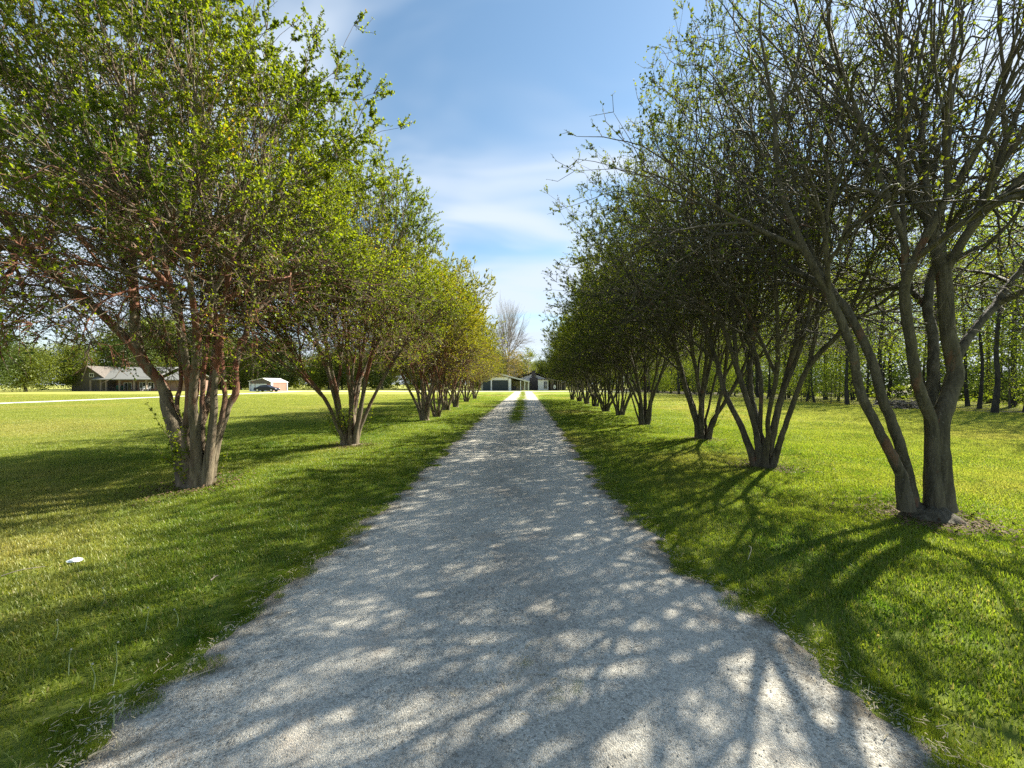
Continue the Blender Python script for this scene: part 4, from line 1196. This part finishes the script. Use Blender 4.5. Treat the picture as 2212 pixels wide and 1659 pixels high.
ms = wood_tree_meshes(92, 12, 0.13, 0.25, 2.8, 60, M['leaf_far'], 7, 0.25, M['bark_bare'], bend=0.4)
p = at(1140, 101, z=0)
place_wood('leafy_tree', ms, p.x, p.y, 1.0, 2.0, label='thin pale tree standing just behind the stone chimney', cat='tree')

# ---------------------------------------------------------------- house at the end of the drive
HD = 92.0
def local(root_px, d):
    p = at(root_px, d, z=0)
    return p
k_ = HD / FPX / 7.68            # metres per pixel of the enlarged view used for measuring
def hx(zx): return (zx - 1200) * k_
def hz(zy): return (662 - zy) * k_
hp = at((1350 + 1200 / 5.53) / 1.3888, HD, z=0)
house = empty('ranch_house', hp, rz=YAW * 0 + 0.0, label='white ranch house with dark garage door and stone chimney at the end of the drive', cat='house')
DZ = -0.0
# garage wing
m = MB(); m.prism([(hx(515), -0.1), (hx(1022), -0.1), (hx(1022), hz(462)), (hx(850), hz(415)), (hx(515), hz(500))], 0, 9)
m.build('garage_wall', M['beige'], house)
m = MB(); m.box(hx(690), hx(960), -0.05, -0.003, hz(483), hz(420) - 0.25); m.build('gable_panel', M['white'], house)
gd = MB(); gd.box(hx(700), hx(962), -0.09, -0.053, 0.0, hz(492)); gdo = gd.build('garage_door', M['gdoor'], house)
m = MB()
for i in range(1, 5): m.box(hx(700), hx(962), -0.10, -0.093, hz(492) * i / 5 - 0.02, hz(492) * i / 5 + 0.02)
m.build('door_rib', M['dark'], gdo)
gd = MB(); gd.box(hx(545), hx(672), -0.09, -0.003, 0.0, hz(495)); gd.build('garage_door', M['gdoor'], house)
m = MB(); m.box(hx(676), hx(694), -0.16, -0.003, 0.0, hz(483)); m.build('door_jamb', M['white'], house)
m = MB(); m.box(hx(972), hx(1014), -0.12, -0.003, 0.0, hz(462)); m.build('corner_board', M['white'], house)
m = MB(); m.box(hx(1014.5), hx(1026), -0.14, -0.003, 0.0, hz(455)); m.build('dark_trim', M['dark'], house)
# low-pitched roof falling to the right over the carport
m = MB()
m.prism([(hx(840), hz(402)), (hx(1318), hz(524)), (hx(1322), hz(504)), (hx(850), hz(380)), (hx(840), hz(378))], -0.9, 10)
m.build('garage_roof', M['roof_sunlit'], house)
m = MB(); m.prism([(hx(470), hz(498)), (hx(470), hz(490)), (hx(839), hz(388)), (hx(839), hz(402))][::-1], -0.9, 10)
m.build('garage_roof', M['roof_grey'], house)
m = MB(); m.box(hx(1030), hx(1330), 6.0, 6.2, 0, hz(505)); m.build('carport_wall', M['beige'], house)
for zx in (1172, 1240, 1300):
    m = MB(); m.box(hx(zx) - 0.07, hx(zx) + 0.07, -0.6, -0.46, 0, hz(500 if zx < 1290 else 518)); m.build('carport_post', M['white'], house)
# main block with white gable, chimney, right wing
m = MB(); m.prism([(hx(1130), -0.1), (hx(1660), -0.1), (hx(1660), hz(470)), (hx(1390), hz(362)), (hx(1130), hz(455))], 8, 17)
m.build('gable_wall', M['white'], house)
m = MB(); m.prism([(hx(1075), hz(445)), (hx(1390), hz(345)), (hx(1400), hz(345)), (hx(1700), hz(458)), (hx(1700), hz(448)), (hx(1395), hz(333)), (hx(1070), hz(432))], 7.2, 17.6)
m.build('main_roof', M['dark'], house)
m = MB(); m.box(hx(1365), hx(1432), 6.2, 7.6, 0, hz(322)); m.box(hx(1330), hx(1468), 6.1, 7.1, 0, hz(440))
m.box(hx(1358), hx(1439), 6.1, 7.7, hz(322), hz(312))
m.build('chimney', M['stone'], house)
m = MB(); m.box(hx(1474), hx(1652), 5.0, 7.9, 0, hz(478)); m.build('wing_wall', M['white'], house)
m = MB(); m.box(hx(1462), hx(1668), 4.6, 7.9, hz(478) + .003, hz(466)); m.build('wing_eave', M['roof_brown'], house)
w = MB(); w.box(hx(1573), hx(1626), 4.93, 4.997, hz(632), hz(510)); wo = w.build('window', M['glass'], house)
m = MB()
for (a, b_, c_, d_) in ((1568, 1573, 636, 506), (1626, 1631, 636, 506), (1573, 1626, 510, 506), (1573, 1626, 636, 632), (1598, 1601, 632, 510), (1573, 1598, 573, 569), (1601, 1626, 573, 569)):
    m.box(hx(a), hx(b_), 4.90, 4.996, hz(c_), hz(d_))
m.build('frame', M['white'], wo)
m = MB(); m.prism([(hx(1600), hz(462)), (hx(1600), hz(446)), (hx(1960), hz(520)), (hx(1960), hz(530))][::-1], 2.5, 9.0)
m.build('porch_roof', M['roof_brown'], house)
m = MB(); m.box(hx(1664), hx(1980), 8.0, 8.3, 0, hz(530)); m.build('porch_wall', M['siding'], house)
for zx in (1690, 1722, 1800, 1838, 1866, 1930):
    m = MB(); m.box(hx(zx) - 0.06, hx(zx) + 0.06, 2.9, 3.02, 0, hz(484 + (zx - 1690) * 0.2)); m.build('porch_post', M['wood_post'], house)
m = MB(); m.cyl((hx(1748), 2.4, hz(612)), 0.5, (0, 1, 0), 0.06, 20)
o = m.build('yard_sign', M['white'], None); o.location = hp; prop(o, 'white oval board with a dark figure beside the porch posts', 'sign')
o.scale = (0.55, 1, 1.0); o.location.z += 0.15; o.location.x += hx(1748) * 0.45
m = MB(); m.cyl((hx(1748), 2.36, hz(618)), 0.16, (0, 1, 0), 0.016, 10); m.cyl((hx(1748), 2.36, hz(596)), 0.09, (0, 1, 0), 0.016, 10); m.box(hx(1748) - 0.05, hx(1748) + 0.05, 2.352, 2.368, 0.05, hz(628)); m.build('silhouette', M['dark'], o)
# chairs in the carport
def porch_chair(x, y, z, rz, mat, label, cat='chair', grp=None):
    c = empty('porch_chair', (x, y, z), rz, label=label, cat=cat, group=grp)
    m = MB(); m.box(-0.27, 0.27, -0.26, 0.24, 0.40, 0.45); m.build('seat', mat, c)
    m = MB()
    for i in range(5): m.prism_x([(0.24, 0.46), (0.27, 0.46), (0.40, 1.0), (0.37, 1.0)][::-1], -0.26 + i * 0.108, -0.17 + i * 0.108)
    m.build('backrest', mat, c)
    for sx in (-1, 1):
        m = MB(); m.box(sx * 0.31 - 0.04, sx * 0.31 + 0.04, -0.30, 0.30, 0.62, 0.65); m.build('armrest', mat, c)
        for yy in (-0.26, 0.24):
            m = MB(); m.box(sx * 0.31 - 0.025, sx * 0.31 + 0.025, yy - 0.025, yy + 0.025, 0, 0.617); m.build('leg', mat, c)
    return c
porch_chair(hp.x + hx(1128), hp.y + 1.2, 0, R(10), M['wood_post'], 'tan slatted chair under the carport left of the post')
porch_chair(hp.x + hx(1200), hp.y + 1.4, 0, R(-12), M['wood_post'], 'tan slatted chair under the carport right of the post')
m = MB(); m.box(-0.45, 0.45, -0.4, 0.4, 0.12, 0.9); m.prism([(-0.48, 0.903), (0.48, 0.903), (0.38, 1.1), (-0.38, 1.1)], -0.42, 0.42)
o = m.build('storage_bin', M['dark'], None, label='dark lidded bin against the beige garage side wall', cat='bin'); o.location = (hp.x + hx(1062), hp.y + 1.0, 0)

# ---------------------------------------------------------------- the house on the left
LD = 84.0
k2 = LD / FPX / 4.0            # metres per pixel of the enlargement (4 per view px)
lp0 = at(880 / 4, LD, z=0)
def lx(zx): return (zx - 880) * k2
def lz(zy): return (612 - zy) * k2
lh = empty('farmhouse', lp0, R(0), label='low brown farmhouse with pale grey roof and a deep front porch at far left', cat='house')
# long wing with ridge along x
m = MB(); m.box(lx(880), lx(1545), 3.0, 10.0, -0.1, lz(515)); m.build('wall', M['brick'], lh)
m = MB(); m.prism_x([(-0.3, lz(514)), (5.6, lz(400)), (11.0, lz(505)), (11.0, lz(498)), (5.6, lz(392)), (-0.3, lz(507))], lx(800), lx(1350)); m.build('roof', M['roof_grey'], lh)
m = MB(); m.prism_x([(1.4, lz(517)), (5.6, lz(440)), (9.8, lz(508)), (9.8, lz(502)), (5.6, lz(434)), (1.4, lz(511))], lx(1351), lx(1560)); m.build('roof', M['roof_grey'], lh)
# front-facing gable
m = MB(); m.prism([(lx(560), -0.1), (lx(880), -0.1), (lx(880), lz(505)), (lx(735), lz(405)), (lx(560), lz(505))], 1.0, 10.5); m.build('gable_wall', M['siding'], lh)
m = MB(); m.prism([(lx(480), lz(548)), (lx(733), lz(400)), (lx(737), lz(400)), (lx(905), lz(512)), (lx(905), lz(504)), (lx(735), lz(390)), (lx(480), lz(538))], 0.2, 11); m.build('gable_roof', M['roof_brown'], lh)
w = MB(); w.box(lx(728), lx(760), 0.94, 0.997, lz(485), lz(458)); wo = w.build('window', M['glass'], lh)
m = MB(); m.box(lx(724), lx(728), .92, .996, lz(489), lz(454)); m.box(lx(760), lx(764), .92, .996, lz(489), lz(454)); m.box(lx(743), lx(745), .92, .996, lz(485), lz(458)); m.box(lx(728), lx(760), .92, .996, lz(458), lz(454)); m.box(lx(728), lx(760), .92, .996, lz(489), lz(485)); m.build('frame', M['white'], wo)
for (a, b_, top, bot) in ((1100, 1150, 535, 590), (1180, 1225, 535, 590), (955, 1020, 540, 600)):
    w = MB(); w.box(lx(a), lx(b_), 2.94, 2.997, lz(bot), lz(top)); wo = w.build('window', M['glass'], lh)
    m = MB(); m.box(lx(a - 4), lx(a), 2.92, 2.996, lz(bot), lz(top)); m.box(lx(b_), lx(b_ + 4), 2.92, 2.996, lz(bot), lz(top)); mm = (a + b_) / 2; m.box(lx(mm - 1.5), lx(mm + 1.5), 2.92, 2.996, lz(bot), lz(top))
    m.box(lx(a - 4), lx(b_ + 4), 2.92, 2.996, lz(top) + .002, lz(top - 4)); m.build('frame', M['white'], wo)
w = MB(); w.box(lx(1040), lx(1075), 2.93, 2.997, 0.1, lz(535)); w.build('door', M['siding'], lh)
for zx in (770, 862, 910, 1030, 1160, 1268):
    m = MB(); m.box(lx(zx) - 0.12, lx(zx) + 0.12, 0.1, 0.34, 0.12, lz(514) + 0.02); m.build('porch_post', M['wood_post'], lh)
m = MB(); m.box(lx(700), lx(1290), 0.0, 2.99, -0.05, 0.12); m.build('porch_floor', M['wood_post'], lh)
m = MB(); m.box(lx(925), lx(1150), 0.12, 0.18, 0.85, 0.92); [m.box(lx(925 + 14 * i), lx(927 + 14 * i), 0.13, 0.17, 0.121, 0.849) for i in range(17)]; m.build('porch_rail', M['dark'], lh)
porch_chair(lp0.x + lx(1198), lp0.y + 1.2, 0.12, 0.2, M['white'], 'white chair on the farmhouse porch, left of the pair', grp=None)
porch_chair(lp0.x + lx(1240), lp0.y + 1.3, 0.12, -0.3, M['white'], 'white chair on the farmhouse porch, right of the pair')
porch_chair(lp0.x + lx(825), lp0.y + 1.2, 0.12, -0.3, M['white'], 'white chair on the farmhouse porch beside the gable')
# covered green grill
c = empty('covered_grill', (lp0.x + lx(990), lp0.y + 1.2, 0.12), label='dark green covered grill on the farmhouse porch', cat='grill')
m = MB(); m.box(-0.5, 0.5, -0.3, 0.3, 0.25, 0.85); m.build('cabinet', M['green'], c)
m = MB(); m.prism_x([(-0.32, 0.853), (0.32, 0.853), (0.22, 1.12), (-0.22, 1.15)], -0.48, 0.48); m.build('lid', M['green'], c)
for sx in (-0.42, 0.42):
    m = MB(); m.box(sx - .03, sx + .03, -.25, .25, 0, .247); m.build('leg', M['dark'], c)

# ---------------------------------------------------------------- shed and car
SD = 84.0
k3 = SD / FPX / (11.06 * 1.3888)
sp = at((700 + 1230 / 11.06) / 1.3888, SD, z=0)
def sx_(zx): return (zx - 1230) * k3
def sz_(zy): return (826 - zy) * k3
shed = empty('metal_shed', sp, 0, label='low metal shed with pale doors and faded red side beyond the lawn', cat='shed')
y1 = 5.9
ox = (1660 - 1230) * k3 + 0.0
# the right side wall recedes to the right as seen from here, so it is built turned outwards
V_ = []
def skew(x, y, z): return (x, y, z)
def skewed(mb):
    mb.v = [skew(*v) for v in mb.v]; return mb
wF = [(sx_(490), -0.05), (sx_(1225), -0.05), (sx_(1225), sz_(520)), (sx_(950), sz_(400)), (sx_(490), sz_(500))]
skewed(MB().prism(wF, 0.6, y1)).build('wall', M['pink'], shed)
skewed(MB().prism([(sx_(490), sz_(560)), (sx_(1225), sz_(575)), (sx_(1225), sz_(520)), (sx_(950), sz_(402)), (sx_(490), sz_(502))], 0.30, 0.597)).build('gable_end', M['siding'], shed)
skewed(MB().prism([(sx_(460), sz_(502)), (sx_(950), sz_(398)), (sx_(1250), sz_(528)), (sx_(1250), sz_(516)), (sx_(950), sz_(384)), (sx_(460), sz_(490))], 0.1, y1 + 0.4)).build('roof', M['roof_tin'], shed)
for a, b_ in ((520, 642), (668, 1045)):
    skewed(MB().box(sx_(a), sx_(b_), 0.50, 0.596, 0.0, sz_(572))).build('door', M['bluewhite'], shed)
skewed(MB().box(sx_(1205), sx_(1240), 0.25, 0.7, 0, sz_(520))).build('corner_post', M['white'], shed)
skewed(MB().box(sx_(486), sx_(505), 0.25, 0.59, 0, sz_(502))).build('corner_post', M['white'], shed)
skewed(MB().box(sx_(1226), sx_(1250), y1 - 0.2, y1 + 0.02, 0, sz_(512))).build('corner_post', M['white'], shed)

cp_ = at((700 + 1115 / 11.06) / 1.3888, 79.5, z=0)
car = empty('parked_car', cp_, R(2), label='dark blue sedan parked in front of the metal shed', cat='car')
prof = [(-2.2, 0.28), (-2.25, 0.62), (-2.1, 0.86), (-1.55, 0.93), (-0.95, 1.32), (-0.2, 1.42), (0.45, 1.34), (1.15, 0.94), (1.9, 0.82), (2.22, 0.62), (2.25, 0.3)]
secs = [(-0.86, 0.94), (-0.80, 1.0), (0.80, 1.0), (0.86, 0.94)]
m = MB()
n = len(prof)
vs = []
for (yy, sc_) in secs:
    for (x, z) in prof:
        tap = 1.0 if z < 0.95 else 1 - (z - 0.95) * 0.45
        vs.append((x * (1 if sc_ == 1 else 0.985), yy * tap, 0.28 + (z - 0.28) * (1 if sc_ == 1 else 0.965)))
fs = []
for s in range(3):
    for i in range(n):
        a, b_ = s * n + i, s * n + (i + 1) % n
        fs.append((a, b_, b_ + n, a + n))
fs.append(tuple(range(n - 1, -1, -1))); fs.append(tuple(range(3 * n, 4 * n)))
m.add(vs, fs); m.build('body', M['carpaint'], car)
for s in (-1, 1):
    m = MB(); yy = s * 0.80
    pts = [(-1.35, 1.0), (-0.88, 1.27), (-0.2, 1.34), (0.4, 1.27), (0.95, 0.98)]
    vs = [(x, s * (0.868 if z < 1.05 else 0.865 - (z - 1.0) * 0.40), z) for x, z in pts] + [(x, s * (0.80 if z < 1.05 else 0.79 - (z - 1.0) * 0.40), z) for x, z in pts]
    k5 = len(pts); f = [tuple(range(k5)) if s < 0 else tuple(range(k5 - 1, -1, -1)), tuple(range(2 * k5 - 1, k5 - 1, -1)) if s < 0 else tuple(range(k5, 2 * k5))]
    m.add(vs, f + [(i, i + k5, (i + 1) % k5 + k5, (i + 1) % k5) for i in range(k5)]); m.build('side_window', M['glass'], car)
    m = MB(); m.box(2.14, 2.24, s * 0.62 - 0.14, s * 0.62 + 0.14, 0.6, 0.72); m.build('headlight', M['lamp'], car)
    for x in (-1.4, 1.42):
        m = MB(); m.cyl((x, s * 0.80, 0.32), 0.32, (0, 1, 0), 0.2, 20); wv = m.build('wheel', M['rubber'], car)
        m = MB(); m.cyl((x, s * 0.80 + s * 0.104, 0.32), 0.2, (0, 1, 0), 0.02, 14); m.build('rim', M['rim'], wv)

# ---------------------------------------------------------------- small things on the ground
def gz(x, y): return float(height(x, y))
# crumpled plastic scrap
g = np.random.default_rng(5)
p = at(162, 3.40, z=0)
m = MB(); nU, nV = 14, 9
vs = []
for j in range(nV):
    for i in range(nU):
        a = i / nU * 2 * math.pi; f = j / (nV - 1)
        rr = math.sin(f * math.pi * 0.5) * (1 + 0.18 * g.normal())
        vs.append((0.085 * rr * math.cos(a), 0.05 * rr * math.sin(a), 0.045 * math.cos(f * math.pi * 0.5) * (1 + 0.2 * g.normal()) + 0.02))
fs = [(j * nU + i, j * nU + (i + 1) % nU, (j + 1) * nU + (i + 1) % nU, (j + 1) * nU + i) for j in range(nV - 1) for i in range(nU)]
m.add(vs, fs); o = m.build('plastic_scrap', M['plastic'], None, label='crumpled white plastic scrap lying in the left lawn', cat='litter')
o.location = (p.x, p.y, gz(p.x, p.y) + 0.018); o.rotation_euler = (0, 0, 0.3); o.scale = (0.6, 0.6, 0.6)

def stick(name, pts, r, mat, **k):
    P = np.array(pts); Q, rr = spline(P, np.linspace(r, r * 0.5, len(P)), 4)
    c = Q.mean(0).copy(); c[2] = 0
    o = obj(name, mesh_np(name, *tubes([(Q - c, rr, 6)]), mat, True), **k); o.location = c
    return o
def gpt(px, py, dz=0.03):
    p = at(px, CAM_H * FPX / (py - 829.5), z=0); return (p.x, p.y, gz(p.x, p.y) + dz)
stick('fallen_twig', [gpt(1618, 1195, .06), gpt(1623, 1204, .075), gpt(1616, 1222, .05)], 0.006, M['straw'], label='short bent pale twig in the shaded grass right of the drive', cat='twig')
stick('fallen_twig', [gpt(402, 1482, .03), gpt(430, 1468, .03), gpt(463, 1456, .03)], 0.004, M['straw'], label='thin straight twig at the left edge of the gravel', cat='twig')
stick('fallen_twig', [gpt(190, 1652, .03), gpt(212, 1640, .03), gpt(240, 1632, .03)], 0.006, M['straw'], label='pale flat stick by the gravel at the bottom left corner', cat='twig')
stick('fallen_twig', [gpt(2, 1262, .05), gpt(45, 1250, .06), gpt(98, 1238, .05)], 0.004, M['deadwood'], label='long dry stick in the lawn below the plastic scrap', cat='twig')
stick('fallen_twig', [gpt(455, 1268, .05), gpt(465, 1262, .06), gpt(472, 1260, .06)], 0.006, M['deadwood'], label='small curved dead twig in the left lawn near the gravel', cat='twig')
for kk, (px, py) in enumerate([(313, 1373), (380, 1362), (148, 1462), (243, 1488), (200, 1495), (246, 1573), (255, 1560), (640, 1150), (660, 1160), (220, 1315), (561, 1110), (120, 1390)]):
    x, y, z = gpt(px, py, 0)
    hh = (0.17, 0.13, 0.14, 0.24, 0.14, 0.14, 0.12, 0.12, 0.12, 0.12, 0.1, 0.12)[kk]
    lean = (0.02, -0.01, 0.015, 0.03, 0.0, 0.0, 0.01, 0.01, 0.02, 0.01, 0, 0.01)[kk]
    tint_lab = ['tallest pale stalk', 'thin stalk'][0 if kk == 3 else 1]
    lab = 'tallest bent dandelion stalk in the left lawn near the bottom' if kk == 3 else 'thin upright dandelion stalk in the left lawn'
    t = empty('dandelion', (x, y, z), label=lab, cat='weed', group='dandelion stalks standing in the left lawn')
    P = np.array([(0, 0, 0), (lean * 0.2 + 0.012 * math.sin(kk * 2.3), 0.01, hh * 0.5), (lean, 0.01 * math.cos(kk), hh)])
    obj('stalk', mesh_np('stalk', *tubes([(*spline(P, np.array([0.0022, 0.0018, 0.0013]), 3), 5)]), M['stalk'], True), t)
    m = MB(); m.cyl((lean, 0, hh + 0.006), 0.0045, (0, 0.2, 1), 0.008, 8); m.build('seed_head', M['fluff'], t, bevel=0.003)

# brush piles by the wood
for (px, py, lb, s) in ((1930, 880, 'dark brush pile at the foot of the wood, left one', 1.0), (1962, 881, 'dark brush pile at the foot of the wood, right one', 0.8)):
    d = 25.0; p = at(px, d, z=0)
    g = np.random.default_rng(int(px)); ch = []
    for _ in range(70):
        a = g.uniform(0, 6.28); L = g.uniform(0.4, 1.1) * s; c = np.array([g.normal(0, 0.5) * s, g.normal(0, 0.4) * s, abs(g.normal(0.25, 0.18)) * s])
        dv = np.array([math.cos(a), math.sin(a), g.normal(0, 0.25)]) * L / 2
        ch.append((np.array([c - dv, c + g.normal(0, 0.03, 3), c + dv]), np.array([0.03, 0.028, 0.015]), 5))
    V, F = tubes(ch); V[:, 2] = np.maximum(V[:, 2], 0.0)
    o = obj('brush_pile', mesh_np('brush_pile', V, F, M['deadwood'], True), label=lb, cat='brush pile'); o.location = p
